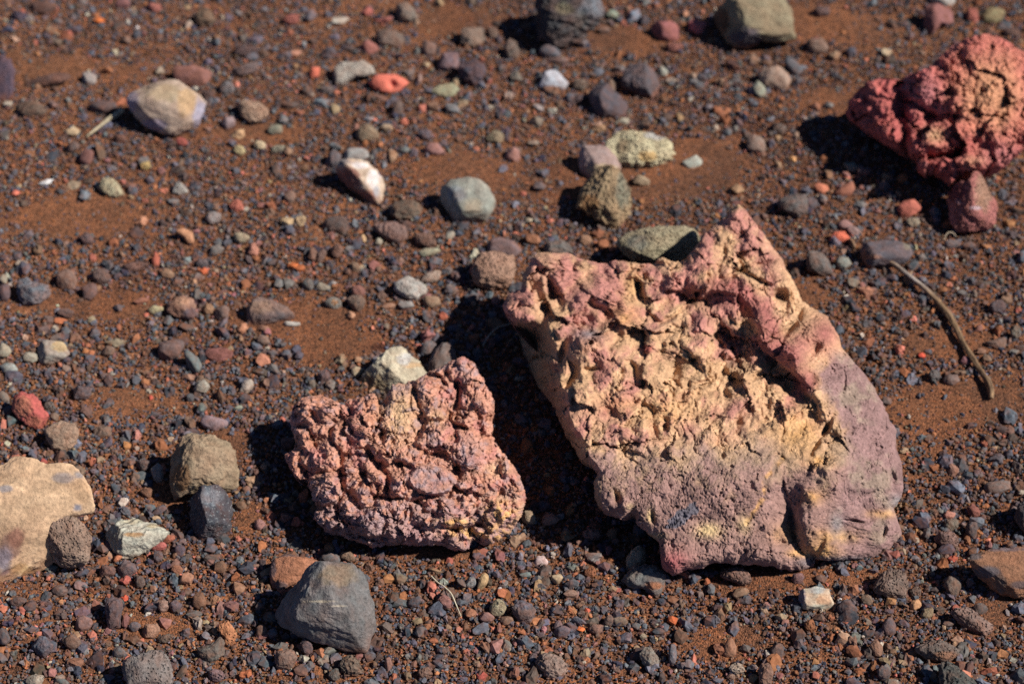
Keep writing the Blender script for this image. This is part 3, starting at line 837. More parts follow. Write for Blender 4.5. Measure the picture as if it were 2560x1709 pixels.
def red_c(u, v, w, i):
    x, y = i['x'], i['y']
    n = fbm(x / 130, y / 130, 90.0, 4); m = fbm(x / 45, y / 45, 93.0, 3)
    red = alb((190, 98, 90)); tan = alb((200, 138, 100)); mauve = alb((176, 112, 112)); deep = alb((156, 76, 76)); sand = alb((196, 154, 110))
    c = np.zeros(u.shape + (3,)) + red
    c = mixc(c, tan, np.clip(1.1 * np.exp(-(((x - 1540) / 270) ** 2 + ((y - 640) / 300) ** 2)) + 0.3 * n, 0, 1))
    c = mixc(c, mauve, 0.8 * np.exp(-((x - 1090) / 100) ** 2 - ((y - 630) / 130) ** 2) + 0.5 * sstep(0.2, 0.5, n) * (x < 1300))
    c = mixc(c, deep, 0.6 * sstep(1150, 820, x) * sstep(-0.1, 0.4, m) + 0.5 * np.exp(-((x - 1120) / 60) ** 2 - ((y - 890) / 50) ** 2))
    c = mixc(c, sand, 0.8 * np.exp(-((x - 1150) / 80) ** 2 - ((y - 930) / 60) ** 2) + 0.5 * np.exp(-((x - 1420) / 90) ** 2 - ((y - 1110) / 40) ** 2))
    c = mixc(c, mauve, 0.6 * np.exp(-((x - 1600) / 120) ** 2 - ((y - 1060) / 90) ** 2))
    return c * (1 + 0.25 * m)[..., None]


rock = relief_rock("red_rock", RED, (2440, 250), 452, red_w, red_c, M['scoria'], N=300, edge=30, w0=135, foot=0.40, jag=3.0, fine=2.0, seed=8.5, xref=2400)
tag(rock, "big pitted red and orange rock cut off by the right edge", "rock")

# ------------------------------------------------------------------ single stones
TILE = 0.3635
STONES = []


def tp(t, x, y):
    return (640 * int(t[0]) + x * TILE, (0, 570, 1139)[int(t[1])] + y * TILE)


def S(t, pts, rgb, short, label, style='rough', **kw):
    """a stone with its own outline; short = how neighbours refer to it"""
    for k in ('patch', 'pits'):
        if k in kw:
            kw[k] = [tp(t, q[0], q[1]) + (q[2] * TILE, q[3] * TILE) + tuple(q[4:]) for q in kw[k]]
    STONES.append(dict(poly=[tp(t, *p) for p in pts], rgb=rgb, short=short, label=label, style=style, **kw))


def E(t, *rows):
    """small stones: x, y, width, height, angle, colour"""
    for r in rows:
        cx, cy = tp(t, r[0], r[1])
        STONES.append(dict(c=(cx, cy), wh=(r[2] * TILE, r[3] * TILE), ang=r[4], rgb=r[5], style=r[6] if len(r) > 6 else None))


# --- top left
S('00', [(870, 650), (900, 620), (1000, 580), (1120, 560), (1220, 545), (1270, 555), (1310, 600), (1370, 660), (1415, 745), (1420, 830), (1400, 890), (1360, 910), (1290, 895), (1200, 900), (1100, 880), (1020, 850), (940, 780), (890, 720)],
  (178, 156, 134), "flat tan stone with lilac rim", "large flat tan stone with a lilac rim beside a short pale twig", 'smooth', T=0.62, bury=0.05,
  facets=[(0.1, 0.35, 0.93, 0.42), (0.75, -0.3, 0.6, 0.62), (-0.5, -0.6, 0.6, 0.62)], patch=[(890, 690, 60, 80, (150, 140, 150)), (1380, 800, 50, 110, (158, 154, 168)), (1060, 860, 90, 40, (160, 146, 156)), (1130, 640, 120, 60, (168, 150, 118)), (1280, 700, 60, 90, (196, 162, 118))])
S('00', [(1185, 500), (1210, 455), (1330, 445), (1420, 470), (1460, 510), (1450, 560), (1380, 605), (1300, 590), (1230, 545)], (138, 96, 86), "brown stone behind the flat tan stone", "mauve brown flat stone tucked behind the large flat tan stone", 'smooth', T=0.6)
S('00', [(-90, 420), (0, 375), (70, 390), (100, 460), (105, 560), (80, 660), (-20, 690), (-90, 640)], (82, 72, 84), "slate slab on the left edge", "dark slate blue slab cut off by the left edge near the top", 'rough', T=0.5)
S('00', [(110, 740), (150, 700), (230, 690), (300, 720), (325, 760), (280, 800), (200, 800), (140, 780)], (98, 84, 74), "olive brown stone by the upper left edge", "olive brown oval stone near the upper left edge below the slate slab")
S('00', [(665, 1280), (700, 1230), (760, 1220), (830, 1260), (860, 1320), (830, 1355), (760, 1340), (700, 1310)], (168, 158, 126), "layered green-cream pebble", "pale green and cream layered pebble at upper left", 'layer')
S('00', [(560, 500), (610, 488), (665, 520), (660, 565), (620, 585), (580, 560)], (158, 152, 146), "pale grey pebble at upper left", "pale grey angular pebble at upper left, above the short pale twig", 'smooth')
S('00', [(1180, 1320), (1190, 1265), (1240, 1250), (1295, 1320), (1260, 1345)], (158, 156, 144), "pale greenish wedge pebble", "pale greenish wedge pebble below the flat tan stone", 'crystal')
S('00', [(1630, 700), (1690, 680), (1790, 700), (1850, 740), (1850, 800), (1800, 830), (1720, 835), (1650, 790)], (174, 140, 118), "pinkish tan oval stone", "pinkish tan oval stone right of the flat tan stone", 'ves')
E('00', (1555, 605, 120, 110, 0, (116, 112, 114)), (330, 555, 320, 95, 12, (92, 72, 66)), (495, 905, 105, 65, 5, (194, 168, 132)),
  (1630, 1415, 110, 80, -25, (190, 106, 86)), (985, 1520, 85, 55, 0, (192, 134, 102)), (110, 1330, 45, 50, 0, (205, 112, 88)), (320, 1255, 80, 35, 20, (208, 204, 198)), (585, 1345, 60, 90, 0, (112, 118, 122)),
  (1465, 1495, 110, 90, 0, (144, 138, 132)), (1575, 845, 110, 100, 0, (146, 128, 126)), (1645, 925, 85, 60, 0, (192, 152, 112)), (1645, 1035, 90, 85, 0, (188, 168, 124)), (595, 1080, 100, 110, -30, (124, 88, 82)),
  (1055, 50, 110, 65, -15, (154, 92, 86)), (845, 25, 110, 80, 0, (118, 82, 82)), (135, 110, 110, 80, 0, (76, 76, 92)), (205, 130, 55, 60, 0, (134, 124, 118)), (300, 50, 180, 90, 0, (86, 70, 65)), (1400, 130, 160, 150, 0, (108, 92, 76)),
  (685, 145, 65, 50, -15, (204, 108, 52)), (1690, 350, 170, 75, 10, (88, 78, 78)), (1690, 470, 190, 80, 15, (114, 98, 94)), (720, 735, 210, 90, 0, (88, 78, 76)), (505, 1010, 120, 80, 20, (98, 88, 82)), (1245, 975, 95, 60, 0, (152, 76, 70)),
  (830, 955, 95, 75, 0, (108, 78, 68)), (1185, 1385, 90, 55, 0, (118, 118, 116)), (945, 195, 26, 40, -20, (206, 200, 196)), (905, 1280, 90, 55, 0, (128, 92, 80)), (1100, 490, 65, 70, -40, (144, 130, 112)), (390, 290, 80, 60, 0, (112, 96, 82)),
  (45, 715, 75, 50, 15, (168, 152, 132)), (560, 25, 80, 50, 0, (112, 102, 98)), (1005, 1135, 60, 60, 40, (172, 144, 92)), (60, 205, 80, 50, 20, (66, 68, 84)), (1430, 655, 100, 80, 0, (92, 76, 74)), (380, 610, 40, 40, 0, (90, 70, 60)))
# --- top middle left
S('10', [(530, 480), (590, 430), (690, 430), (760, 410), (800, 430), (820, 500), (770, 520), (700, 520), (640, 545), (610, 595), (560, 600), (540, 560)], (174, 164, 146), "pale lumpy stone", "pale grey-beige lumpy stone touching the salmon red stone", 'rough', T=0.7, angular=0.3)
S('10', [(770, 515), (900, 510), (970, 510), (1030, 535), (1052, 560), (1000, 610), (940, 640), (880, 630), (830, 590), (790, 550)], (224, 116, 94), "salmon red stone", "bright salmon red flat stone with a small dark hole", 'smooth', T=0.6, pits=[(940, 580, 26, 26)])
S('10', [(370, 465), (395, 460), (440, 470), (435, 530), (400, 535), (372, 540)], (216, 108, 84), "square red pebble", "small square salmon red pebble left of the pale lumpy stone", 'smooth')
S('10', [(1385, 430), (1420, 405), (1500, 400), (1560, 430), (1585, 490), (1560, 555), (1500, 585), (1440, 560), (1390, 510)], (70, 70, 80), "round charcoal stone", "round charcoal stone at the top, just right of a mauve slab", 'rough', T=0.85)
S('10', [(1250, 420), (1280, 370), (1390, 355), (1400, 430), (1390, 480), (1330, 490), (1250, 485)], (112, 96, 100), "mauve slab beside the round charcoal stone", "mauve grey slab leaning on the left of the round charcoal stone", 'smooth')
S('10', [(1190, 625), (1250, 590), (1350, 570), (1405, 610), (1400, 650), (1300, 675), (1230, 660)], (156, 156, 124), "pale green flat stone", "pale green flat stone below the round charcoal stone", 'smooth', T=0.6)
S('10', [(1405, 220), (1440, 185), (1540, 190), (1575, 250), (1550, 310), (1470, 320), (1410, 285)], (128, 114, 102), "blocky grey stone near the top", "blocky grey-brown stone above the round charcoal stone", 'rough')
S('10', [(965, 85), (985, 25), (1040, 10), (1095, 45), (1125, 110), (1090, 160), (1010, 145), (965, 130)], (120, 112, 100), "grey stone at the top edge", "upright olive grey stone at the top, left of the black rock", 'rough')
S('10', [(1155, 1030), (1190, 980), (1250, 985), (1310, 1060), (1250, 1070), (1180, 1050)], (154, 112, 106), "mauve triangular pebble", "mauve triangular pebble above the round green-grey stone", 'smooth')
S('10', [(580, 1105), (640, 1085), (740, 1095), (800, 1120), (850, 1180), (890, 1210), (875, 1280), (845, 1340), (840, 1400), (800, 1400), (740, 1360), (680, 1330), (600, 1290), (560, 1220), (540, 1150)],
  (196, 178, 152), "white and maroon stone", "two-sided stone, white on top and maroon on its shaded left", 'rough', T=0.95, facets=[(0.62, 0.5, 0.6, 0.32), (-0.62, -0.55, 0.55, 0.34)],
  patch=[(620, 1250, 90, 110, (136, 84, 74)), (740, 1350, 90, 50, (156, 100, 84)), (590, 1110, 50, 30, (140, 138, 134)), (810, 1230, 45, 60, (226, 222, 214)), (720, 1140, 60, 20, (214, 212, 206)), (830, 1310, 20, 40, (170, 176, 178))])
S('10', [(600, 1090), (640, 1030), (700, 1015), (770, 1030), (780, 1080), (740, 1105), (650, 1110)], (150, 152, 146), "pale grey stone behind the white stone", "pale grey stone directly behind the white and maroon stone", 'smooth')
S('10', [(480, 1110), (500, 1040), (560, 1030), (590, 1080), (570, 1150), (510, 1150)], (94, 96, 100), "dark stone beside the white stone", "dark slate stone at the upper left of the white and maroon stone", 'rough')
S('10', [(1265, 1330), (1300, 1280), (1370, 1235), (1490, 1215), (1560, 1240), (1610, 1290), (1650, 1370), (1620, 1450), (1560, 1510), (1470, 1530), (1400, 1510), (1330, 1460), (1290, 1400)],
  (146, 150, 134), "round green-grey stone", "smooth rounded green-grey stone, upper middle of the photo", 'smooth', T=0.85, facets=[(0.3, 0.3, 0.9, 0.7), (-0.75, -0.3, 0.55, 0.6)], patch=[(1500, 1420, 60, 50, (164, 156, 130)), (1380, 1330, 60, 50, (132, 140, 138))])
S('10', [(915, 1430), (960, 1385), (1060, 1370), (1130, 1410), (1150, 1460), (1080, 1500), (980, 1510), (930, 1480)], (108, 94, 82), "olive brown stone left of the green-grey stone", "olive brown oval stone left of the round green-grey stone", 'rough')
S('10', [(690, 930), (720, 870), (780, 850), (830, 900), (850, 950), (770, 975), (710, 970)], (142, 126, 100), "olive cream stone", "dusty olive cream stone above the white and maroon stone", 'rough')
S('10', [(820, 250), (870, 200), (960, 200), (1020, 240), (1030, 290), (950, 330), (870, 310)], (114, 100, 90), "dusty grey-brown stone at the top", "broad dusty grey-brown stone above the salmon red stone", 'rough', T=0.6)
S('10', [(450, 1530), (520, 1480), (600, 1500), (640, 1550), (600, 1600), (480, 1590)], (88, 80, 78), "slate stone left of the olive oval stone", "dark slate flat stone below the white and maroon stone", 'rough', T=0.6)
E('10', (780, 325, 130, 95, -15, (154, 98, 92)), (245, 135, 110, 80, 10, (158, 92, 82)), (770, 80, 80, 55, -20, (174, 98, 88)), (880, 145, 120, 50, 10, (152, 92, 82)), (560, 150, 110, 50, 15, (170, 160, 144)), (1185, 330, 120, 100, 0, (108, 88, 82)),
  (1625, 230, 85, 80, 0, (118, 102, 92)), (455, 700, 85, 55, 0, (108, 118, 122)), (1350, 745, 120, 65, -20, (112, 118, 118)), (490, 615, 110, 60, 0, (88, 88, 88)), (135, 890, 115, 80, 20, (128, 128, 112)), (1165, 925, 105, 85, 0, (104, 98, 104)),
  (1640, 940, 140, 95, 0, (134, 122, 98)), (545, 750, 60, 70, 0, (168, 144, 108)), (25, 1000, 100, 70, -25, (194, 174, 138)), (220, 1520, 70, 65, 0, (186, 156, 116)), (305, 1520, 80, 80, 0, (190, 160, 120)), (910, 1552, 230, 60, 0, (128, 102, 96)),
  (230, 1355, 90, 90, 0, (124, 102, 88)), (785, 820, 65, 40, 0, (138, 144, 148)), (900, 855, 90, 55, 0, (78, 78, 88)), (940, 1070, 60, 80, 0, (168, 132, 102)), (1025, 1030, 80, 60, 0, (108, 112, 108)), (225, 720, 110, 50, 0, (92, 78, 72)),
  (200, 385, 100, 50, 0, (92, 88, 92)), (505, 370, 100, 70, 15, (84, 78, 82)), (150, 1025, 110, 55, 10, (132, 132, 114)), (225, 1045, 65, 80, 0, (144, 112, 88)), (975, 750, 70, 130, -20, (98, 88, 84)), (1125, 545, 50, 60, 0, (144, 118, 108)), (1050, 500, 60, 50, 0, (118, 112, 108)),
  (1760, 340, 110, 150, 0, (122, 110, 98)), (1740, 660, 70, 60, 0, (168, 144, 128)), (1775, 1067, 120, 110, -20, (154, 112, 104)), (1165, 445, 55, 45, 0, (178, 152, 118)), (265, 370, 70, 40, 15, (168, 118, 96)), (185, 830, 80, 50, 0, (112, 118, 118)), (325, 300, 40, 50, 0, (138, 138, 136)))
# --- top middle right
S('20', [(150, 140), (170, 60), (200, 0), (250, -60), (400, -90), (560, -80), (640, -20), (650, 30), (600, 110), (540, 200), (480, 270), (400, 315), (320, 290), (240, 240), (170, 190)],
  (74, 74, 76), "black rock at the top", "black pitted lava rock cut off by the top edge", 'bigves', T=0.95, lumpy=1.0, patch=[(560, 40, 90, 100, (112, 120, 128)), (360, 60, 60, 40, (108, 104, 84)), (470, 150, 60, 60, (88, 92, 92))], bury=0.1)
S('20', [(1410, 80), (1450, 60), (1540, 20), (1580, -40), (1700, -60), (1850, -50), (1890, -30), (1940, 60), (1955, 140), (1955, 220), (1930, 260), (1860, 250), (1760, 240), (1725, 280), (1700, 300), (1590, 315), (1480, 290), (1440, 250), (1380, 200), (1385, 130)],
  (140, 128, 100), "olive tan rock at the top", "olive tan rock at the top edge with a dark slate front facet", 'rough', T=0.85, facets=[(0.25, 0.2, 0.95, 0.55), (-0.8, -0.3, 0.45, 0.42), (0.1, -0.85, 0.45, 0.55)],
  patch=[(1610, 260, 110, 70, (74, 78, 88)), (1430, 150, 60, 80, (96, 74, 54))], bury=0.1)
S('20', [(950, 190), (1010, 150), (1120, 140), (1150, 210), (1150, 270), (1090, 285), (1020, 260)], (144, 88, 86), "mauve red block", "mauve red blocky stone between the black rock and olive tan rock", 'smooth', facets=[(0.6, 0.3, 0.7, 0.6), (-0.8, -0.2, 0.5, 0.5)])
S('20', [(1210, 150), (1250, 130), (1300, 150), (1335, 145), (1320, 215), (1280, 240), (1225, 200)], (206, 114, 108), "pink stone beside the olive tan rock", "bright pink stone just left of the olive tan rock", 'rough')
S('20', [(180, 580), (220, 500), (290, 480), (350, 530), (390, 580), (375, 620), (300, 590), (240, 585)], (184, 190, 190), "whitish wedge stone", "whitish wedge stone below the black rock", 'smooth', T=0.7, facets=[(0.2, 0.7, 0.7, 0.45), (0.4, -0.5, 0.75, 0.5)])
S('20', [(185, 340), (230, 300), (290, 310), (330, 360), (335, 395), (260, 400), (200, 390)], (90, 94, 100), "slate dome stone", "slate blue domed stone just below the black rock", 'smooth')
S('20', [(525, 620), (580, 580), (640, 570), (690, 630), (760, 680), (800, 690), (770, 760), (720, 815), (640, 800), (570, 790), (530, 700)], (80, 78, 84), "nearer charcoal block", "nearer of two angular charcoal blocks right of the whitish wedge", 'smooth', T=0.9, facets=[(0.5, 0.3, 0.8, 0.4), (-0.85, -0.2, 0.45, 0.45), (0.0, -0.8, 0.6, 0.6)])
S('20', [(745, 520), (800, 430), (880, 430), (950, 440), (1010, 520), (1030, 590), (990, 640), (910, 680), (830, 650), (750, 600)], (90, 86, 88), "farther charcoal block", "farther of two angular charcoal blocks, with notched top", 'rough', T=0.9, facets=[(0.8, 0.2, 0.55, 0.45), (-0.3, 0.4, 0.85, 0.5), (-0.4, -0.7, 0.6, 0.5)])
S('20', [(645, 570), (680, 540), (710, 570), (710, 630), (680, 650), (650, 610)], (120, 102, 88), "brown oval pebble between the blocks", "brown oval pebble wedged between the two charcoal blocks", 'smooth')
S('20', [(1000, 480), (1030, 450), (1075, 490), (1065, 525), (1030, 520)], (156, 160, 144), "pale green chip by the farther block", "pale green chip at the right of the farther charcoal block", 'smooth')
S('20', [(455, 1090), (480, 1030), (520, 1000), (600, 995), (660, 1020), (700, 1080), (750, 1130), (740, 1180), (650, 1200), (580, 1220), (520, 1205), (470, 1150)], (158, 136, 130), "mauve and cream stone", "mauve stone with cream underside touching the cream pitted stone", 'smooth', T=0.85, facets=[(0.1, 0.5, 0.85, 0.55), (0.5, -0.6, 0.6, 0.55), (-0.8, -0.1, 0.5, 0.5)], patch=[(620, 1170, 110, 40, (188, 168, 136))])
S('20', [(630, 985), (680, 930), (760, 900), (860, 895), (960, 905), (1050, 920), (1100, 960), (1130, 1010), (1130, 1100), (1080, 1140), (1010, 1145), (930, 1140), (850, 1150), (780, 1140), (720, 1080), (690, 1040)], (200, 184, 146), "cream pitted stone", "large cream pitted stone, upper right of the middle", 'bigves', T=0.75, lumpy=0.7, patch=[(930, 1080, 60, 40, (206, 168, 108)), (760, 1000, 40, 50, (160, 140, 108)), (1000, 930, 80, 30, (190, 184, 176))])
S('20', [(455, 1370), (480, 1290), (560, 1220), (600, 1150), (670, 1130), (740, 1160), (770, 1220), (810, 1310), (830, 1400), (800, 1510), (750, 1560), (660, 1560), (600, 1500), (520, 1450), (440, 1420)], (164, 138, 106), "rough olive brown stone", "rough olive brown stone in front of the mauve and cream stone", 'bigves', T=0.85, lumpy=0.6, patch=[(760, 1300, 50, 120, (130, 126, 108)), (520, 1400, 70, 60, (150, 108, 70)), (640, 1200, 50, 50, (172, 146, 112))])
S('20', [(1170, 1165), (1190, 1110), (1260, 1065), (1310, 1115), (1240, 1160)], (178, 182, 162), "pale triangular chip", "pale green-white triangular chip right of the cream pitted stone", 'smooth', T=0.6)
S('20', [(1615, 960), (1650, 925), (1710, 935), (1745, 1000), (1720, 1055), (1660, 1045), (1615, 1010)], (136, 116, 104), "grey-brown round pebble", "grey-brown round pebble between the cream pitted stone and red rock", 'smooth')
S('20', [(1700, 510), (1740, 465), (1820, 450), (1871, 460), (1921, 540), (1911, 600), (1881, 620), (1800, 595), (1720, 580)], (156, 132, 116), "pinkish grey stone left of the red rock", "pinkish grey stone at upper right touching a slate oval pebble", 'smooth')
S('30', [(110, 430), (130, 390), (180, 410), (240, 470), (225, 520), (180, 510)], (90, 98, 104), "slate oval pebble", "slate blue oval pebble at upper right behind the pinkish grey stone", 'smooth')
S('20', [(1655, 600), (1690, 555), (1730, 590), (1750, 640), (1720, 670), (1670, 640)], (150, 154, 136), "pale green pebble at upper right", "pale green pebble just left of the pinkish grey stone", 'smooth')
E('20', (1120, 325, 120, 70, 0, (134, 88, 78)), (680, 105, 100, 50, -10, (134, 144, 124)), (320, 412, 160, 40, -5, (118, 98, 92)), (260, 610, 110, 50, 0, (124, 98, 84)), (1100, 555, 90, 40, 0, (152, 134, 118)), (465, 580, 110, 100, 0, (108, 98, 88)),
  (890, 1245, 130, 80, -25, (152, 134, 108)), (1545, 1305, 70, 80, -30, (152, 118, 88)), (120, 1515, 50, 45, 20, (186, 176, 150)), (765, 835, 90, 60, 15, (154, 144, 124)), (600, 885, 90, 45, 0, (152, 118, 88)), (165, 840, 90, 70, -35, (122, 112, 98)),
  (180, 740, 70, 40, -40, (152, 138, 132)), (470, 680, 90, 80, 0, (74, 72, 78)), (1155, 810, 45, 65, 0, (158, 128, 92)), (1065, 805, 70, 60, 0, (98, 78, 68)), (145, 985, 80, 50, 0, (128, 112, 98)), (640, 210, 70, 60, 0, (118, 98, 88)), (1425, 565, 65, 60, 0, (128, 100, 80)),
  (1190, 100, 35, 50, 0, (178, 128, 100)), (190, 1285, 80, 70, 0, (94, 86, 86)), (30, 530, 90, 80, 0, (112, 108, 98)), (1240, 525, 55, 50, 0, (150, 124, 104)), (740, 470, 60, 50, 0, (108, 102, 100)))
# --- top right
S('30', [(1225, 1340), (1300, 1260), (1380, 1220), (1420, 1170), (1470, 1190), (1500, 1260), (1545, 1330), (1580, 1400), (1580, 1480), (1540, 1550), (1420, 1570), (1310, 1550), (1270, 1480), (1250, 1400)],
  (170, 104, 96), "pink pyramid stone", "pink pyramid-shaped stone at the foot of the big red rock", 'ves', T=0.95, facets=[(0.7, 0.2, 0.65, 0.48), (-0.65, 0.1, 0.7, 0.5), (-0.1, -0.6, 0.75, 0.62)], patch=[(1480, 1330, 60, 120, (168, 130, 104)), (1310, 1380, 20, 20, (206, 178, 180)), (1430, 1430, 40, 12, (200, 170, 170)), (1300, 1330, 60, 60, (142, 72, 72))], angular=0.14, lumpy=0.2, bury=0.1)
S('30', [(1070, 190), (1075, 110), (1095, 30), (1150, 20), (1220, 55), (1275, 105), (1265, 150), (1180, 160), (1130, 220), (1100, 240)], (136, 90, 88), "mauve brown rock at the top", "mauve brown angular stone at the top right under a pale stone", 'smooth', facets=[(0.6, 0.3, 0.75, 0.5), (-0.85, -0.1, 0.5, 0.5)])
S('30', [(1110, 0), (1140, -40), (1230, -45), (1290, -10), (1285, 30), (1220, 48), (1150, 25)], (166, 166, 154), "pale stone at the top edge", "pale grey-green stone cut off by the top edge at right", 'smooth')
S('30', [(1355, 110), (1380, 55), (1430, 60), (1450, 110), (1450, 170), (1400, 150)], (156, 88, 78), "red-brown stone at the top", "red-brown stone at the top right, left of the olive oval", 'rough')
S('30', [(1450, 110), (1480, 60), (1560, 50), (1630, 90), (1600, 140), (1540, 165), (1480, 150)], (132, 124, 90), "olive oval stone", "smooth olive oval stone at the top right", 'smooth')
S('30', [(265, 300), (300, 265), (370, 260), (420, 310), (420, 350), (350, 365), (280, 345)], (130, 110, 94), "rough grey-brown stone at upper right", "rough grey-brown stone above the pinkish grey stone", 'rough')
S('30', [(65, 1400), (90, 1350), (190, 1330), (260, 1340), (280, 1400), (270, 1470), (210, 1490), (120, 1450)], (98, 94, 92), "dark grey stone under the red rock's shadow", "dark grey rounded stone in the gravel below the red rock's shadow", 'rough', T=0.85)
S('30', [(890, 1425), (930, 1380), (1000, 1370), (1055, 1400), (1040, 1440), (960, 1490), (910, 1470)], (182, 100, 84), "salmon stone left of the pyramid", "salmon red smooth stone left of the pink pyramid stone", 'smooth')
S('30', [(440, 1340), (490, 1290), (590, 1245), (600, 1300), (560, 1350), (480, 1355)], (156, 98, 80), "salmon brown wedge", "salmon brown wedge pebble above the dark grey rounded stone's right", 'smooth')
S('30', [(315, 1280), (340, 1255), (400, 1275), (418, 1310), (380, 1330), (340, 1310)], (196, 118, 88), "orange oval pebble", "orange salmon oval pebble above the dark grey rounded stone", 'smooth')
E('30', (1210, 165, 90, 40, 10, (78, 74, 84)), (1680, 220, 130, 80, 0, (104, 84, 78)), (365, 85, 120, 85, 0, (84, 76, 78)), (800, 365, 70, 50, 0, (174, 154, 124)), (455, 385, 65, 60, 0, (154, 124, 98)), (575, 1150, 90, 60, -30, (114, 120, 110)), (655, 1185, 85, 70, 0, (104, 88, 88)),
  (810, 1220, 60, 60, 0, (134, 118, 98)), (640, 1410, 90, 60, 0, (118, 114, 110)), (1000, 1530, 110, 65, 0, (138, 128, 108)), (530, 1545, 110, 70, -20, (154, 118, 112)), (80, 880, 120, 70, -20, (108, 98, 88)), (165, 1095, 55, 50, 0, (190, 138, 88)), (325, 735, 65, 60, 0, (144, 98, 78)),
  (425, 725, 60, 50, 0, (124, 118, 112)), (545, 1225, 40, 35, 0, (184, 104, 84)), (260, 1310, 60, 50, 0, (84, 86, 96)), (1660, 1540, 60, 55, 0, (164, 114, 74)), (380, 1370, 60, 80, 0, (116, 108, 104)), (800, 1275, 70, 70, 0, (96, 90, 92)), (300, 1400, 80, 90, 0, (84, 80, 84)))
# --- middle left
S('01', [(105, 390), (120, 330), (180, 330), (220, 360), (290, 375), (350, 390), (345, 480), (300, 510), (220, 520), (150, 525), (120, 480)], (108, 112, 118), "blue-grey lumpy stone", "blue-grey lumpy stone near the left edge", 'rough', T=0.8, lumpy=0.8)
S('01', [(385, 370), (400, 310), (460, 275), (510, 300), (535, 350), (510, 420), (440, 425), (395, 405)], (130, 104, 92), "brown round stone", "dusty brown round stone right of the blue-grey lumpy stone", 'smooth')
S('01', [(1145, 560), (1160, 500), (1220, 460), (1300, 475), (1350, 540), (1340, 600), (1290, 630), (1220, 615), (1160, 590)], (150, 112, 94), "brown and slate stone", "brown stone with a slate blue lower right corner", 'rough', T=0.85, patch=[(1310, 590, 50, 40, (74, 76, 88)), (1250, 500, 50, 30, (178, 134, 106))])
S('11', [(-70, 560), (-50, 510), (0, 480), (110, 470), (180, 520), (240, 580), (270, 625), (180, 640), (90, 660), (0, 680), (-60, 660)], (122, 100, 92), "flat brown stone with white sliver", "flat mauve brown stone with a white sliver at its right end", 'rough', T=0.6, facets=[(0.1, 0.5, 0.85, 0.4), (0.3, -0.7, 0.6, 0.5)], patch=[(150, 610, 120, 30, (92, 84, 86)), (30, 540, 80, 40, (146, 116, 98))])
S('11', [(185, 655), (220, 640), (300, 650), (305, 668), (260, 675), (210, 672)], (188, 184, 172), "white sliver", "white sliver of stone at the right end of the flat mauve brown stone", 'smooth')
S('01', [(255, 840), (270, 790), (320, 765), (440, 775), (480, 830), (440, 870), (380, 890), (310, 930), (280, 900)], (156, 146, 134), "grey and cream stone", "grey and cream angular stone at left, largest of a pale group", 'smooth', T=0.85, facets=[(0.3, 0.6, 0.75, 0.4), (0.1, -0.6, 0.75, 0.55), (-0.8, 0, 0.5, 0.55)], patch=[(420, 810, 60, 40, (190, 162, 118))])
S('01', [(150, 880), (175, 850), (235, 850), (262, 890), (220, 925), (165, 915)], (150, 146, 130), "pale oval pebble", "pale grey-green oval pebble touching the grey and cream stone", 'smooth')
S('01', [(-20, 850), (0, 790), (60, 800), (80, 850), (40, 880), (-10, 885)], (166, 156, 136), "cream stone on the left edge", "cream stone cut off by the left edge, upper of two", 'smooth')
S('01', [(0, 950), (30, 925), (110, 930), (125, 970), (100, 1000), (20, 985)], (150, 156, 152), "pale grey stone on the left edge", "pale blue-grey flat stone at the left edge, lower of two", 'smooth')
S('01', [(1085, 850), (1100, 800), (1160, 790), (1260, 760), (1270, 820), (1230, 880), (1150, 905), (1100, 885)], (106, 88, 84), "dull mauve stone", "dull mauve grey stone left of the slim teal stone", 'smooth')
S('01', [(1265, 840), (1310, 845), (1370, 890), (1390, 950), (1345, 990), (1300, 960)], (100, 112, 112), "slim teal stone", "slim teal grey stone between the dull mauve and brick red stones", 'smooth', facets=[(0.7, 0.4, 0.6, 0.4), (-0.7, -0.4, 0.5, 0.4)])
S('01', [(1400, 870), (1440, 830), (1560, 820), (1605, 850), (1590, 900), (1500, 925), (1440, 900)], (132, 86, 80), "brick red flat stone", "dull brick red flat stone right of the slim teal stone", 'smooth', T=0.6)
S('01', [(1330, 1100), (1360, 1050), (1420, 1040), (1445, 1090), (1420, 1130), (1350, 1130)], (158, 152, 136), "pale round pebble", "pale rounded pebble below the slim teal stone", 'crystal')
S('01', [(1650, 1120), (1670, 1060), (1710, 1035), (1745, 1080), (1720, 1110), (1690, 1135)], (182, 166, 146), "cream wedge pebble", "cream wedge pebble right of the pale rounded pebble", 'smooth')
S('01', [(1375, 1330), (1400, 1285), (1480, 1300), (1570, 1320), (1570, 1355), (1480, 1390), (1400, 1370)], (142, 122, 124), "lilac flat stone", "lilac grey flat stone above the olive rough rock", 'smooth', T=0.6)
S('01', [(505, 1120), (530, 1080), (580, 1090), (635, 1095), (620, 1150), (590, 1185), (530, 1185)], (100, 90, 92), "dark knuckle stone", "dark mauve grey knuckle stone right of the brick red-pink stone", 'rough', lumpy=0.6)
S('01', [(80, 1230), (110, 1160), (170, 1120), (220, 1140), (270, 1190), (310, 1240), (340, 1310), (300, 1360), (260, 1380), (200, 1350), (130, 1300), (90, 1260)], (186, 92, 84), "crimson stone at the left edge", "crimson and dusty pink stone at left, touching a tan block", 'rough', T=0.85, facets=[(-0.35, -0.2, 0.9, 0.5), (0.6, 0.3, 0.7, 0.55)], patch=[(150, 1230, 60, 70, (196, 124, 96)), (230, 1330, 60, 30, (188, 112, 88))])
S('01', [(300, 1370), (360, 1345), (440, 1320), (530, 1335), (545, 1400), (530, 1470), (470, 1530), (400, 1525), (340, 1470)], (158, 132, 110), "tan block by the crimson stone", "tan grey block at lower right of the crimson stone", 'rough', T=0.8, facets=[(0.1, 0.3, 0.95, 0.6)])
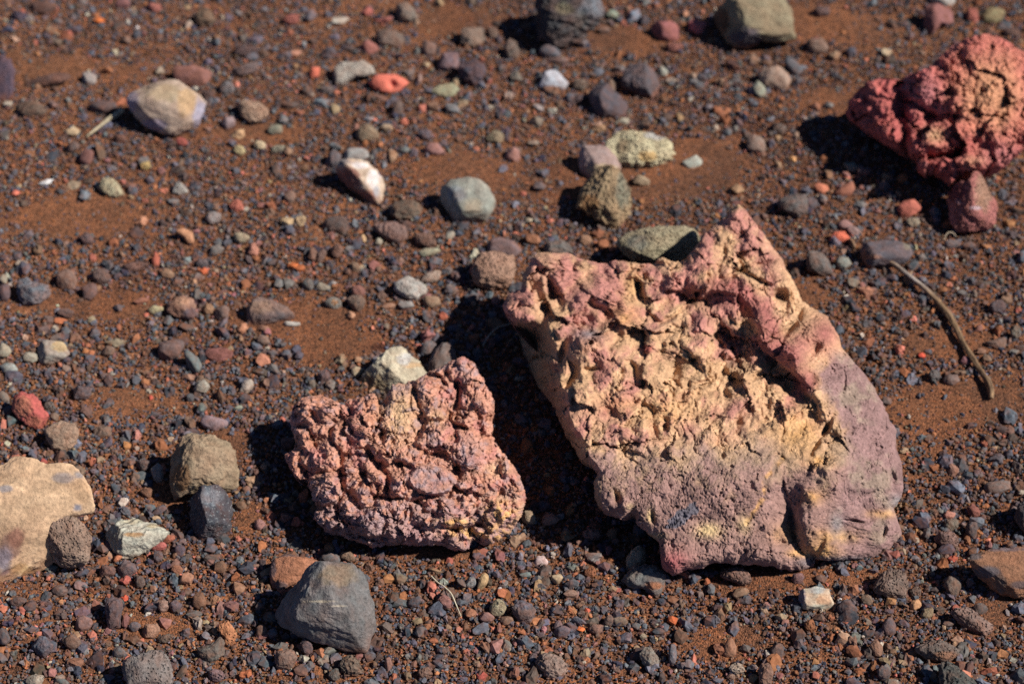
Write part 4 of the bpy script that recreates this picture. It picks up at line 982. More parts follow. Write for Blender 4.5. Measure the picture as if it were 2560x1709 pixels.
S('01', [(640, 1400), (665, 1355), (740, 1360), (770, 1400), (750, 1440), (650, 1445)], (120, 100, 88), "ribbed brown stone", "half-buried ribbed brown stone right of the tan block", 'layer', T=0.6)
S('01', [(1210, 15), (1270, 0), (1330, 25), (1335, 105), (1300, 95), (1270, 60)], (188, 136, 100), "peach shard", "peach angular shard left of the middle, near the top third", 'smooth')
S('01', [(1100, 305), (1120, 275), (1170, 290), (1225, 350), (1190, 345), (1120, 330)], (150, 120, 94), "tan wedge pebble", "tan wedge pebble below the salmon sliver", 'smooth')
S('01', [(1040, 215), (1070, 160), (1100, 200), (1090, 260), (1050, 265)], (188, 98, 78), "salmon sliver", "upright salmon red sliver, left side above the brown and slate stone", 'smooth')
S('01', [(1015, 555), (1050, 530), (1120, 540), (1125, 560), (1070, 590), (1020, 580)], (172, 162, 126), "yellow-green pebble", "pale yellow-green pebble left of the brown and slate stone", 'smooth')
E('01', (1435, 560, 80, 80, 0, (168, 128, 98)), (1530, 575, 120, 100, 20, (118, 100, 92)), (1660, 65, 120, 80, 0, (170, 154, 128), 'rough'), (1740, 145, 80, 90, 0, (188, 128, 108)), (1490, 145, 120, 75, 15, (118, 118, 112)), (1285, 225, 65, 45, 0, (128, 138, 134)), (1400, 295, 50, 45, 0, (194, 98, 62)),
  (145, 245, 70, 55, 0, (168, 148, 128)), (20, 345, 70, 80, 0, (154, 144, 124)), (30, 440, 90, 130, 0, (98, 84, 88)), (600, 70, 110, 80, -30, (98, 84, 84)), (620, 435, 130, 100, 30, (104, 84, 78)), (935, 265, 200, 80, 10, (114, 88, 78)), (870, 302, 80, 40, 0, (62, 62, 76)),
  (450, 580, 120, 65, -10, (98, 84, 78)), (795, 790, 110, 55, 0, (144, 128, 104)), (745, 840, 90, 75, 0, (118, 102, 88)), (425, 750, 80, 50, 0, (80, 76, 82)), (1665, 690, 70, 65, -30, (184, 128, 98)), (400, 640, 75, 40, 0, (178, 104, 68)), (585, 850, 55, 35, 0, (178, 114, 70)),
  (1335, 375, 40, 40, 0, (176, 132, 100)), (1040, 1165, 26, 30, 0, (206, 92, 74)), (945, 1420, 55, 70, 0, (178, 118, 104)), (875, 1495, 55, 50, 0, (188, 128, 78)), (985, 500, 90, 50, 10, (148, 98, 78)), (1355, 460, 75, 75, 0, (94, 94, 90)), (340, 1225, 90, 80, 0, (94, 94, 90)),
  (370, 1290, 70, 70, 0, (128, 108, 92)), (25, 1160, 80, 100, 30, (118, 114, 104)), (690, 330, 140, 110, 0, (98, 86, 82)), (815, 550, 60, 55, 0, (88, 84, 86)), (1380, 1240, 70, 60, 0, (98, 104, 98)), (930, 1050, 50, 60, 0, (84, 84, 88)), (1300, 1025, 80, 50, 0, (150, 112, 92)), (1395, 245, 90, 80, 0, (86, 86, 92)))
# --- middle
S('11', [(945, 395), (970, 340), (1040, 325), (1110, 350), (1180, 400), (1165, 450), (1100, 495), (1020, 480), (960, 450)], (174, 170, 156), "speckled pale stone", "pale stone with dark specks near the centre", 'speck', T=0.85)
S('11', [(1480, 290), (1510, 220), (1570, 170), (1640, 155), (1700, 165), (1760, 195), (1790, 260), (1770, 340), (1720, 390), (1620, 410), (1540, 390), (1500, 340)], (172, 138, 116), "tan round stone", "smooth tan rounded stone just left of the largest rock's top", 'ves', T=0.85, angular=0.55)
S('11', [(1590, 130), (1620, 75), (1700, 60), (1780, 90), (1830, 150), (1800, 200), (1700, 170), (1620, 160)], (116, 96, 96), "mauve slab behind the tan round stone", "mauve grey slab directly behind the tan round stone", 'smooth', T=0.6)
S('11', [(1150, 500), (1170, 465), (1260, 465), (1270, 520), (1220, 550), (1160, 530)], (152, 126, 104), "tan cube pebble", "tan block-shaped pebble at lower right of the speckled pale stone", 'smooth')
S('11', [(975, 525), (1000, 500), (1060, 500), (1088, 530), (1050, 555), (995, 550)], (136, 136, 130), "pale blue oval pebble", "pale blue-grey oval pebble under the speckled pale stone", 'smooth')
S('11', [(1130, 355), (1170, 310), (1240, 290), (1275, 315), (1230, 360), (1170, 380)], (156, 136, 120), "pinkish stone behind the speckled stone", "pinkish beige rough stone behind the speckled pale stone", 'rough')
S('11', [(470, 500), (520, 470), (580, 490), (595, 540), (540, 560), (490, 535)], (126, 122, 116), "teal and rust pebble", "grey pebble with a rust spot, left of the speckled stone", 'crystal', patch=[(540, 510, 20, 20, (170, 120, 80))])
S('11', [(410, 395), (430, 370), (520, 410), (500, 430), (420, 430)], (156, 146, 128), "pale wedge pebble", "pale wedge pebble above the grey pebble with rust spot", 'smooth')
S('11', [(800, -20), (900, -40), (1040, -20), (1045, 60), (1010, 110), (930, 110), (870, 70)], (126, 104, 96), "ribbed mauve brown stone", "ribbed mauve brown stone half buried left of the green-grey stone", 'layer', T=0.6)
S('11', [(1290, 70), (1310, 30), (1350, 20), (1370, 40), (1340, 75), (1300, 95)], (156, 152, 132), "pale upright pebble", "pale green upright pebble above the tan round stone's left", 'smooth')
S('11', [(1115, 170), (1160, 140), (1250, 135), (1270, 155), (1220, 185), (1150, 195)], (156, 152, 126), "pale green long pebble", "pale green long pebble above the speckled pale stone", 'smooth')
S('11', [(705, 1090), (740, 1030), (820, 950), (900, 870), (960, 815), (1060, 810), (1130, 850), (1180, 900), (1185, 970), (1170, 1010), (1100, 1040), (1060, 1080), (990, 1110), (900, 1130), (880, 1150), (850, 1170), (760, 1130)],
  (194, 182, 154), "pale cream stone behind the knobby rock", "pale cream angular stone behind the knobby pink rock", 'rough', T=0.85, facets=[(0.35, 0.5, 0.8, 0.40), (-0.45, -0.35, 0.8, 0.45)], patch=[(790, 1080, 100, 80, (148, 126, 94)), (1080, 940, 70, 20, (198, 164, 122)), (1020, 900, 50, 40, (188, 186, 178))])  # first patch paints the shaded lower-left face darker
S('11', [(1185, 900), (1220, 820), (1280, 785), (1340, 785), (1370, 840), (1385, 900), (1300, 960), (1220, 1010), (1190, 980)], (116, 106, 100), "grey stone behind the knobby rock", "smooth dark grey stone between the pale cream stone and big shadow", 'smooth', T=0.9)
S('11', [(1130, 830), (1160, 780), (1210, 770), (1240, 795), (1215, 840), (1190, 880)], (100, 98, 98), "small grey stone behind the knobby rock", "smaller grey stone behind the smooth dark grey stone", 'smooth')
S('11', [(655, 980), (690, 950), (750, 970), (710, 1020), (680, 1030)], (166, 150, 120), "cream chip by the pale cream stone", "small cream chip at the left tip of the pale cream stone", 'smooth')
E('11', (920, 535, 80, 50, 10, (158, 118, 94)), (695, 510, 140, 110, 0, (114, 98, 88), 'rough'), (360, 390, 90, 90, 0, (98, 98, 98)), (160, 385, 60, 80, 0, (114, 112, 108)), (225, 380, 75, 65, 0, (118, 112, 104)), (260, 260, 60, 45, 0, (200, 108, 58)), (312, 275, 50, 60, 0, (184, 104, 62)), (680, 270, 85, 75, 0, (128, 108, 88)),
  (810, 260, 75, 60, -25, (144, 94, 86)), (705, 435, 110, 90, 0, (124, 84, 78)), (840, 100, 60, 45, 0, (158, 150, 130)), (1160, 75, 160, 100, -15, (118, 95, 82)), (590, 900, 75, 60, 0, (144, 124, 98)), (695, 910, 65, 40, 10, (168, 128, 98)), (470, 1015, 95, 85, 0, (94, 82, 84)), (515, 1075, 50, 75, 0, (118, 108, 100)),
  (35, 905, 80, 75, -30, (178, 118, 92)), (120, 965, 65, 85, 20, (108, 104, 100)), (45, 990, 50, 50, 0, (104, 104, 104)), (60, 690, 75, 50, 0, (144, 104, 84)), (50, 770, 110, 80, 0, (118, 100, 90)), (660, 600, 55, 65, 0, (174, 128, 98)), (1070, 630, 50, 45, 0, (114, 120, 124)), (1480, 475, 80, 75, 0, (88, 92, 96)),
  (1320, 430, 80, 50, 0, (88, 84, 86)), (1375, 330, 60, 80, 0, (84, 80, 84)), (290, 880, 70, 50, 0, (88, 84, 92)), (735, 70, 50, 65, 0, (184, 148, 108)), (530, 380, 40, 30, 0, (150, 140, 132)), (890, 670, 50, 55, 0, (128, 112, 96)), (170, 805, 80, 40, 0, (98, 96, 96)), (865, 465, 60, 60, 0, (126, 98, 84)), (555, 155, 90, 90, 0, (122, 92, 80)), (385, 190, 70, 90, 0, (118, 88, 74)), (445, 185, 70, 110, -30, (110, 94, 86)))
S('21', [(720, 180), (740, 90), (800, 30), (900, 0), (1000, -20), (1150, -20), (1290, 10), (1300, 120), (1230, 190), (1150, 230), (1100, 240), (1000, 250), (850, 245), (760, 220)], (166, 154, 126), "olive tan stone behind the largest rock", "smooth olive tan stone behind the notch in the largest rock", 'ves', T=0.85, patch=[(860, 100, 60, 50, (132, 132, 120))], bury=0.1)
S('21', [(215, 140), (250, 90), (330, 75), (400, 110), (420, 160), (330, 190), (240, 180)], (106, 102, 98), "dark round stone behind the largest rock", "dark grey round stone behind the largest rock's left lobe", 'rough')
E('21', (510, 80, 100, 80, 0, (152, 118, 94)), (625, 110, 80, 80, 0, (148, 92, 64)), (140, 80, 110, 90, 0, (152, 104, 78)), (590, 40, 70, 60, 0, (140, 90, 66)))
# --- middle right
S('31', [(635, 170), (700, 110), (820, 90), (990, 80), (995, 150), (980, 220), (900, 240), (850, 230), (770, 240), (750, 260), (680, 275), (640, 250)], (90, 86, 90), "charcoal slab at the stick's end", "charcoal slab with a brown stripe at the upper end of the stick", 'smooth', T=0.75, facets=[(0.1, 0.6, 0.75, 0.4), (0.1, -0.6, 0.75, 0.55), (-0.8, -0.1, 0.5, 0.6)], patch=[(720, 200, 60, 14, (150, 108, 86)), (660, 180, 14, 40, (140, 100, 84)), (960, 110, 30, 40, (120, 116, 100))])
S('31', [(420, 80), (450, 25), (520, 20), (565, 60), (560, 100), (500, 95)], (214, 106, 78), "bright red-orange pebble", "bright red-orange pebble above the charcoal slab", 'rough')
S('31', [(260, 180), (290, 150), (350, 150), (440, 220), (445, 300), (400, 330), (280, 290), (260, 240)], (104, 98, 94), "grey stone by the largest rock", "rough grey stone between the largest rock and charcoal slab", 'rough', T=0.85)
S('31', [(470, 230), (490, 195), (545, 205), (575, 250), (540, 280), (480, 270)], (136, 146, 134), "pale green pebble by the charcoal slab", "pale green pebble left of the charcoal slab", 'smooth')
S('31', [(1490, 790), (1570, 770), (1640, 750), (1640, 830), (1590, 835)], (116, 96, 84), "brown wedge right of the stick", "dull brown wedge stone right of the stick", 'smooth', T=0.6)
S('31', [(1520, 520), (1550, 490), (1610, 490), (1640, 530), (1610, 580), (1550, 570)], (90, 82, 84), "dark stone right of the stick", "dark mauve grey stone at right edge side above the brown wedge", 'rough')
S('31', [(1100, 1000), (1130, 970), (1180, 980), (1190, 1020), (1150, 1060), (1110, 1040)], (94, 98, 100), "pitted grey pebble left of the stick", "pitted slate pebble left of the stick's lower end", 'bigves')
S('31', [(1200, 1040), (1230, 1005), (1300, 1005), (1320, 1050), (1270, 1080), (1220, 1070)], (116, 100, 94), "grey-brown pebble at the stick's lower end", "grey-brown oval pebble beside the stick's lower end", 'smooth')
E('31', (670, 430, 90, 55, -15, (168, 114, 88)), (545, 550, 55, 40, -20, (144, 124, 88)), (1320, 995, 80, 35, 0, (132, 108, 88)), (815, 1190, 65, 70, 0, (104, 88, 82)), (1060, 875, 42, 48, 0, (216, 88, 64)), (685, 660, 90, 55, 20, (88, 84, 84)), (705, 980, 65, 45, 0, (84, 82, 84)), (1700, 720, 70, 80, 0, (108, 100, 92)),
  (1695, 850, 55, 40, 0, (118, 112, 104)), (1505, 900, 60, 60, 0, (114, 98, 82)), (1455, 850, 90, 40, 0, (134, 98, 78)), (1265, 110, 120, 70, 0, (104, 100, 98)), (1390, 120, 80, 60, 0, (98, 88, 86)), (860, 340, 80, 55, 0, (84, 84, 92)), (570, 380, 80, 60, 0, (118, 108, 94)), (1205, 425, 60, 50, 20, (148, 100, 68)),
  (590, 15, 100, 60, -30, (150, 124, 120)), (1160, 660, 40, 60, 0, (98, 96, 96)), (1015, 130, 30, 40, 0, (156, 146, 110)), (965, 1298, 30, 30, 0, (166, 158, 144)), (220, 260, 70, 70, 0, (74, 74, 78)), (1590, 635, 40, 40, 0, (118, 118, 114)), (1320, 440, 70, 50, 0, (112, 104, 98)), (1420, 450, 50, 45, 0, (116, 106, 94)))
# --- bottom left
S('02', [(-220, 60), (-100, 0), (0, 0), (60, 20), (170, 60), (270, 90), (400, 100), (520, 105), (560, 100), (620, 130), (655, 170), (650, 240), (610, 310), (560, 370), (500, 385), (470, 350), (430, 400), (350, 560), (290, 640), (230, 690), (150, 730), (100, 790), (0, 850), (-120, 860), (-230, 600)],
  (206, 172, 132), "tan slab on the left edge", "large tan slab cut off by the left edge, with slate patches", 'fleck', T=0.34, facets=[(0.0, 0.32, 0.95, 0.24), (0.3, -0.5, 0.8, 0.42)], bury=0.2,
  patch=[(440, 145, 70, 36, (154, 140, 130)), (540, 130, 36, 26, (140, 138, 136)), (60, 640, 70, 90, (150, 120, 104)), (20, 720, 60, 90, (120, 124, 136)), (530, 355, 28, 26, (116, 124, 136)), (40, 225, 50, 26, (146, 140, 136)), (110, 560, 50, 60, (150, 108, 90)), (560, 250, 60, 70, (206, 170, 128)), (150, 780, 70, 40, (186, 154, 104))])
S('02', [(275, 470), (310, 380), (370, 335), (440, 350), (520, 410), (590, 490), (635, 560), (625, 650), (560, 730), (470, 755), (400, 745), (360, 690), (310, 620), (280, 560)], (150, 124, 106), "brown egg-shaped stone", "brown egg-shaped pitted stone leaning on the tan slab", 'ves', T=0.9, angular=0.55, bury=0.05)
S('02', [(1165, 190), (1190, 90), (1210, 0), (1230, -80), (1330, -160), (1430, -140), (1560, -110), (1630, -30), (1650, 80), (1645, 190), (1560, 215), (1440, 215), (1320, 225), (1240, 275), (1190, 235)], (154, 132, 106), "olive rough rock", "olive brown rough rock with the black frosted stone in front", 'rough', T=0.9, lumpy=0.5, angular=0.4, patch=[(1470, 60, 130, 100, (160, 136, 110)), (1250, 150, 60, 90, (140, 104, 72))], bury=0.1)
S('02', [(1300, 290), (1320, 220), (1400, 205), (1500, 195), (1560, 240), (1605, 310), (1600, 420), (1585, 510), (1545, 600), (1480, 580), (1380, 560), (1330, 480), (1300, 400)], (70, 74, 82), "black frosted stone", "black angular stone with frosted white speckles on top", 'crystal', T=0.95, facets=[(0.35, 0.4, 0.85, 0.38), (-0.85, -0.1, 0.5, 0.42), (0.1, -0.75, 0.65, 0.55), (0.85, -0.1, 0.5, 0.6)], angular=0.04, patch=[(1450, 280, 80, 60, (112, 120, 128))])
S('02', [(725, 570), (760, 510), (830, 470), (870, 430), (950, 425), (1040, 445), (1100, 430), (1150, 480), (1170, 520), (1100, 580), (1020, 640), (930, 660), (850, 695), (800, 670), (740, 620)], (184, 180, 160), "pale layered stone", "pale green-white layered stone with brown streaks, lower left", 'layer', T=0.8, facets=[(0.2, 0.7, 0.65, 0.42), (0.3, -0.4, 0.85, 0.5), (-0.85, -0.1, 0.5, 0.6)], patch=[(920, 540, 70, 14, (170, 132, 88)), (1060, 480, 50, 14, (184, 166, 130)), (900, 450, 70, 20, (190, 180, 150))])
S('02', [(1035, 90), (1080, 50), (1120, 70), (1125, 150), (1090, 190), (1060, 150)], (156, 146, 136), "pale pebble left of the olive rough rock", "pale grey upright pebble at the left of the olive rough rock", 'smooth')
S('02', [(1035, 620), (1060, 590), (1130, 590), (1148, 615), (1120, 650), (1060, 650)], (178, 100, 92), "pink pebble by the layered stone", "pink pebble at the right end of the pale layered stone", 'smooth')
S('02', [(1115, 570), (1140, 540), (1195, 545), (1205, 565), (1160, 600), (1125, 600)], (158, 94, 72), "rusty pebble by the layered stone", "rusty brown pebble just above the pink pebble", 'smooth')
S('02', [(835, 1440), (870, 1390), (960, 1370), (1060, 1330), (1140, 1340), (1185, 1410), (1195, 1500), (1180, 1600), (1000, 1640), (840, 1600)], (132, 120, 114), "grey pitted rock at the bottom edge", "grey rough pitted rock cut off by the bottom edge at left", 'ves', T=0.85, lumpy=0.3)
S('02', [(1355, 1310), (1450, 1290), (1520, 1240), (1550, 1270), (1550, 1340), (1480, 1400), (1440, 1420), (1380, 1370)], (106, 100, 92), "olive grey angular stone", "olive grey angular stone touching the peach pitted chip", 'rough')
S('02', [(1490, 1180), (1510, 1140), (1570, 1130), (1630, 1200), (1635, 1240), (1590, 1300), (1550, 1290), (1540, 1240)], (204, 132, 90), "peach pitted chip", "flat peach orange chip with pinholes, lower left", 'ves', T=0.6)
S('02', [(215, 1300), (270, 1240), (310, 1235), (385, 1280), (385, 1330), (300, 1380), (235, 1355)], (90, 94, 102), "slate blue stone at lower left", "slate blue rough stone at lower left", 'rough', T=0.85)
S('02', [(975, 1190), (1010, 1150), (1090, 1150), (1105, 1200), (1060, 1250), (990, 1250)], (162, 122, 100), "tan block pebble at lower left", "tan block pebble above the grey pitted rock at the bottom edge", 'rough')
S('02', [(720, 1000), (740, 965), (840, 965), (850, 1040), (830, 1100), (835, 1170), (770, 1190), (725, 1150)], (92, 80, 84), "long dark block", "long dark mauve block standing in gravel at lower left", 'rough')
S('02', [(805, 770), (850, 715), (920, 730), (945, 790), (880, 830), (820, 830)], (98, 88, 90), "dark rounded stone under the layered stone", "dark mauve grey rounded stone below the pale layered stone", 'rough')
E('02', (575, 1155, 130, 115, 0, (134, 104, 98)), (490, 1275, 150, 110, 0, (110, 90, 78)), (570, 1310, 60, 80, 0, (88, 84, 92)), (1140, 1145, 75, 65, 20, (160, 110, 98)), (735, 790, 120, 95, 0, (110, 86, 80)), (1285, 840, 110, 80, 0, (164, 120, 94)), (1125, 1035, 80, 100, 30, (146, 120, 104)), (1375, 990, 90, 110, 0, (126, 94, 74)),
  (1480, 990, 95, 70, 15, (170, 124, 88)), (1205, 1030, 95, 90, 0, (88, 80, 84)), (410, 925, 110, 80, 0, (98, 86, 82)), (540, 890, 75, 55, 0, (128, 104, 100)), (815, 1350, 110, 90, 20, (94, 98, 98)), (525, 1415, 85, 60, 0, (134, 94, 74)), (240, 1545, 140, 90, 0, (160, 150, 130), 'speck'), (425, 1555, 100, 60, 0, (98, 108, 104)),
  (120, 1000, 130, 70, 15, (94, 80, 76)), (220, 1030, 65, 95, 0, (90, 76, 74)), (1490, 1505, 110, 100, 0, (130, 104, 104)), (1690, 1505, 85, 60, 20, (174, 100, 64)), (1235, 650, 90, 90, 0, (80, 76, 86)), (1085, 690, 70, 80, 0, (90, 84, 86)), (870, 850, 80, 50, -20, (184, 98, 84)), (860, 975, 40, 40, 0, (206, 90, 64)),
  (860, 1135, 60, 90, 0, (120, 80, 74)), (925, 1170, 90, 65, 20, (88, 88, 92)), (1005, 250, 90, 75, 0, (120, 90, 70)), (1095, 375, 120, 50, 30, (90, 84, 88)), (1140, 1255, 120, 60, 15, (104, 92, 84)), (1220, 780, 90, 70, 0, (164, 110, 84)), (1145, 755, 90, 55, 0, (70, 66, 80)), (665, 1025, 75, 55, -20, (140, 92, 76)),
  (350, 770, 75, 55, 0, (104, 104, 94)), (240, 720, 90, 55, 0, (140, 114, 104)), (20, 1045, 50, 60, 0, (194, 114, 88)), (25, 1240, 100, 110, 0, (94, 90, 90)), (60, 1150, 80, 50, 15, (66, 62, 80)), (215, 1190, 80, 45, 0, (92, 88, 92)), (1350, 1085, 90, 55, 0, (98, 98, 94)), (960, 860, 80, 90, 30, (104, 92, 86)),
  (1515, 760, 100, 90, 40, (124, 92, 74)), (1645, 905, 80, 70, 0, (154, 114, 88)), (1595, 1030, 80, 70, 0, (120, 86, 82)), (305, 40, 55, 35, -20, (170, 84, 74)), (990, 60, 90, 80, 0, (90, 82, 82)), (1655, 340, 80, 70, 0, (120, 96, 78)), (1280, 1210, 60, 50, 0, (92, 88, 92)), (1450, 640, 80, 70, 0, (90, 86, 90)))
# --- bottom middle left
S('12', [(130, 1080), (160, 990), (230, 880), (300, 800), (370, 740), (450, 730), (560, 720), (680, 740), (740, 800), (770, 880), (800, 970), (820, 1060), (828, 1150), (800, 1230), (770, 1300), (700, 1310), (600, 1280), (520, 1240), (400, 1220), (250, 1190), (150, 1130)],
  (112, 111, 110), "cone-shaped grey stone", "large cone-shaped grey stone with a pale vein, below the knobby rock", 'rough', T=0.95, facets=[(0.30, 0.30, 0.9, 0.46), (-0.80, 0.30, 0.5, 0.44), (-0.1, -0.62, 0.78, 0.46), (0.8, -0.1, 0.6, 0.66)], angular=0.24, bury=0.08,
  patch=[(430, 1000, 110, 7, (176, 164, 142)), (560, 820, 120, 70, (128, 116, 98)), (560, 1030, 60, 6, (180, 168, 148))])
S('12', [(90, 770), (140, 700), (220, 670), (330, 680), (430, 715), (400, 790), (330, 830), (250, 870), (180, 910), (125, 920), (105, 850)], (172, 114, 82), "orange-faced stone", "orange-faced stone with a dark rim behind the cone-shaped stone", 'rough', T=0.7, patch=[(110, 760, 26, 90, (86, 80, 84)), (250, 680, 130, 12, (100, 84, 80)), (160, 890, 60, 26, (104, 90, 88))])
S('12', [(430, 715), (470, 680), (530, 660), (580, 690), (575, 725), (500, 740)], (92, 92, 94), "slate stone behind the cone-shaped stone", "slate grey stone touching the top of the cone-shaped stone", 'smooth')
S('12', [(575, 690), (600, 655), (660, 655), (682, 690), (660, 725), (600, 715)], (124, 106, 86), "olive pebble behind the cone-shaped stone", "olive brown pebble right of the slate stone, under the knobby rock", 'rough')
S('12', [(125, 1400), (150, 1345), (210, 1325), (270, 1340), (285, 1400), (250, 1460), (190, 1475), (140, 1455)], (126, 104, 90), "brown stone below the cone-shaped stone", "dusty brown rounded stone below the left of the cone-shaped stone", 'rough', T=0.85)
S('12', [(565, 1430), (600, 1380), (660, 1365), (740, 1410), (745, 1470), (690, 1510), (610, 1490)], (120, 104, 90), "rough brown stone near the bottom", "rough brown pitted stone below the right of the cone-shaped stone", 'bigves', T=0.85)
S('12', [(1110, 1490), (1140, 1455), (1190, 1450), (1215, 1490), (1190, 1530), (1140, 1525)], (126, 100, 88), "brown pitted pebble near the bottom", "brown pitted pebble near the bottom edge, left of centre", 'ves')
S('12', [(1040, 1015), (1070, 975), (1120, 960), (1145, 990), (1110, 1035), (1060, 1040)], (82, 84, 88), "charcoal pebble left of the straw", "charcoal pebble on bare sand left of the pale straw", 'smooth')
S('12', [(1245, 985), (1280, 950), (1330, 965), (1355, 1020), (1330, 1055), (1270, 1030)], (148, 106, 98), "mauve pebble under the straw", "mauve rounded pebble beneath the pale straw", 'rough')
S('12', [(1520, 920), (1540, 830), (1570, 805), (1600, 815), (1590, 860), (1560, 920)], (196, 160, 118), "tan bar pebble", "upright cream tan bar-shaped pebble right of the pale straw", 'smooth')
S('12', [(1605, 1030), (1660, 980), (1720, 1000), (1725, 1060), (1660, 1100), (1620, 1080)], (172, 158, 126), "cream pitted pebble", "cream pitted pebble below the tan bar-shaped pebble", 'bigves')
E('12', (340, 1305, 110, 110, 30, (96, 90, 90)), (505, 1330, 70, 80, -50, (114, 112, 102)), (445, 1350, 70, 70, 0, (170, 110, 78)), (910, 1430, 60, 100, 0, (136, 100, 88)), (1480, 870, 85, 80, 0, (124, 128, 126), 'crystal'), (1290, 868, 60, 50, 0, (150, 156, 140)), (1585, 1110, 110, 80, 0, (130, 100, 92)), (1480, 1075, 65, 70, 30, (156, 106, 80)),
  (1685, 945, 75, 55, 0, (176, 106, 74)), (995, 840, 80, 60, 0, (120, 110, 92)), (855, 870, 60, 45, 0, (126, 96, 80)), (1263, 1198, 40, 38, 0, (194, 156, 114)), (1388, 1195, 35, 35, 0, (178, 118, 98)), (40, 1205, 90, 95, 0, (116, 92, 78)), (205, 425, 85, 75, 0, (150, 106, 94)), (30, 470, 80, 80, 0, (154, 114, 104)), (130, 285, 70, 70, -40, (98, 110, 118)),
  (35, 625, 50, 80, 0, (170, 106, 68)), (510, 630, 60, 70, 0, (154, 114, 84)), (1250, 1552, 50, 40, 0, (196, 166, 126)), (1550, 1510, 55, 75, -20, (166, 80, 70)), (1515, 665, 60, 50, 0, (136, 90, 64)), (1605, 760, 40, 40, 0, (104, 114, 110)), (285, 1230, 90, 50, 0, (84, 80, 84)), (170, 1310, 90, 55, 10, (98, 98, 94)), (540, 1500, 80, 90, 0, (98, 98, 92)),
  (780, 1375, 80, 50, 0, (84, 84, 86)), (950, 1520, 60, 45, 0, (156, 94, 70)), (1720, 1130, 110, 60, 0, (124, 98, 82)), (120, 1215, 60, 60, 0, (108, 110, 112)), (640, 1310, 60, 60, 0, (90, 86, 88)), (445, 665, 50, 45, 0, (138, 84, 70)))
# --- bottom middle right
S('22', [(-5, 1040), (40, 990), (110, 990), (165, 1050), (160, 1110), (120, 1150), (30, 1130), (0, 1080)], (106, 92, 88), "slate-topped brown stone", "brown stone with slate blue top in gravel, bottom centre", 'rough', T=0.85, patch=[(80, 1010, 70, 40, (92, 96, 106))])
S('22', [(780, 760), (785, 690), (830, 645), (890, 615), (925, 660), (915, 730), (860, 750), (800, 795)], (168, 158, 132), "pale olive stone by the toe", "pale olive upright stone beside the largest rock's bottom toe", 'rough', T=0.85)
S('22', [(750, 840), (800, 790), (870, 745), (940, 740), (1000, 790), (1065, 860), (1050, 930), (980, 960), (900, 900), (800, 890)], (102, 104, 100), "dark craggy stone by the toe", "dark grey craggy stone below the pale olive upright stone", 'rough', T=0.85, lumpy=0.8, patch=[(980, 890, 60, 26, (160, 104, 70)), (830, 830, 60, 20, (128, 128, 118))])
S('22', [(1430, 800), (1480, 755), (1560, 760), (1650, 830), (1640, 880), (1600, 895), (1520, 860), (1440, 830)], (132, 102, 90), "brown oblong stone", "brown oblong stone in gravel under the largest rock's bottom edge", 'ves', T=0.8)
S('22', [(150, 755), (175, 685), (215, 685), (250, 745), (200, 765)], (198, 172, 162), "pale pink triangle pebble", "pale pink triangular pebble in gravel between the two main rocks", 'smooth', T=0.6)
S('22', [(165, 1400), (180, 1360), (260, 1350), (340, 1390), (385, 1440), (360, 1500), (280, 1530), (200, 1500), (160, 1450)], (158, 136, 120), "beige pitted stone at the bottom", "beige pitted stone near the bottom edge, right of centre", 'bigves', T=0.85)
S('22', [(875, 1360), (910, 1310), (960, 1310), (1010, 1380), (1015, 1430), (960, 1465), (910, 1430)], (132, 126, 114), "grey oval stone at the bottom", "grey oval stone near the bottom, left of a slate finger-shaped pebble", 'rough', T=0.85)
S('22', [(1075, 1340), (1095, 1290), (1135, 1290), (1135, 1370), (1120, 1435), (1085, 1430)], (100, 104, 110), "slate finger pebble", "slate blue finger-shaped pebble near the bottom", 'rough')
S('22', [(1450, 1370), (1470, 1290), (1510, 1250), (1545, 1310), (1540, 1370), (1480, 1375)], (148, 106, 84), "tan wedge at the bottom", "upright tan brown wedge near the bottom, split from its twin", 'smooth')
S('22', [(1490, 1455), (1530, 1420), (1580, 1430), (1605, 1475), (1560, 1500), (1500, 1490)], (174, 158, 136), "cream oval pebble at the bottom", "cream oval pebble near the bottom, below the tan brown wedge", 'ves')
S('22', [(1690, 1480), (1710, 1430), (1770, 1420), (1800, 1500), (1780, 1590), (1700, 1560)], (136, 106, 90), "brown stone on the bottom edge", "brown rough stone cut off by the bottom edge, right half", 'rough')
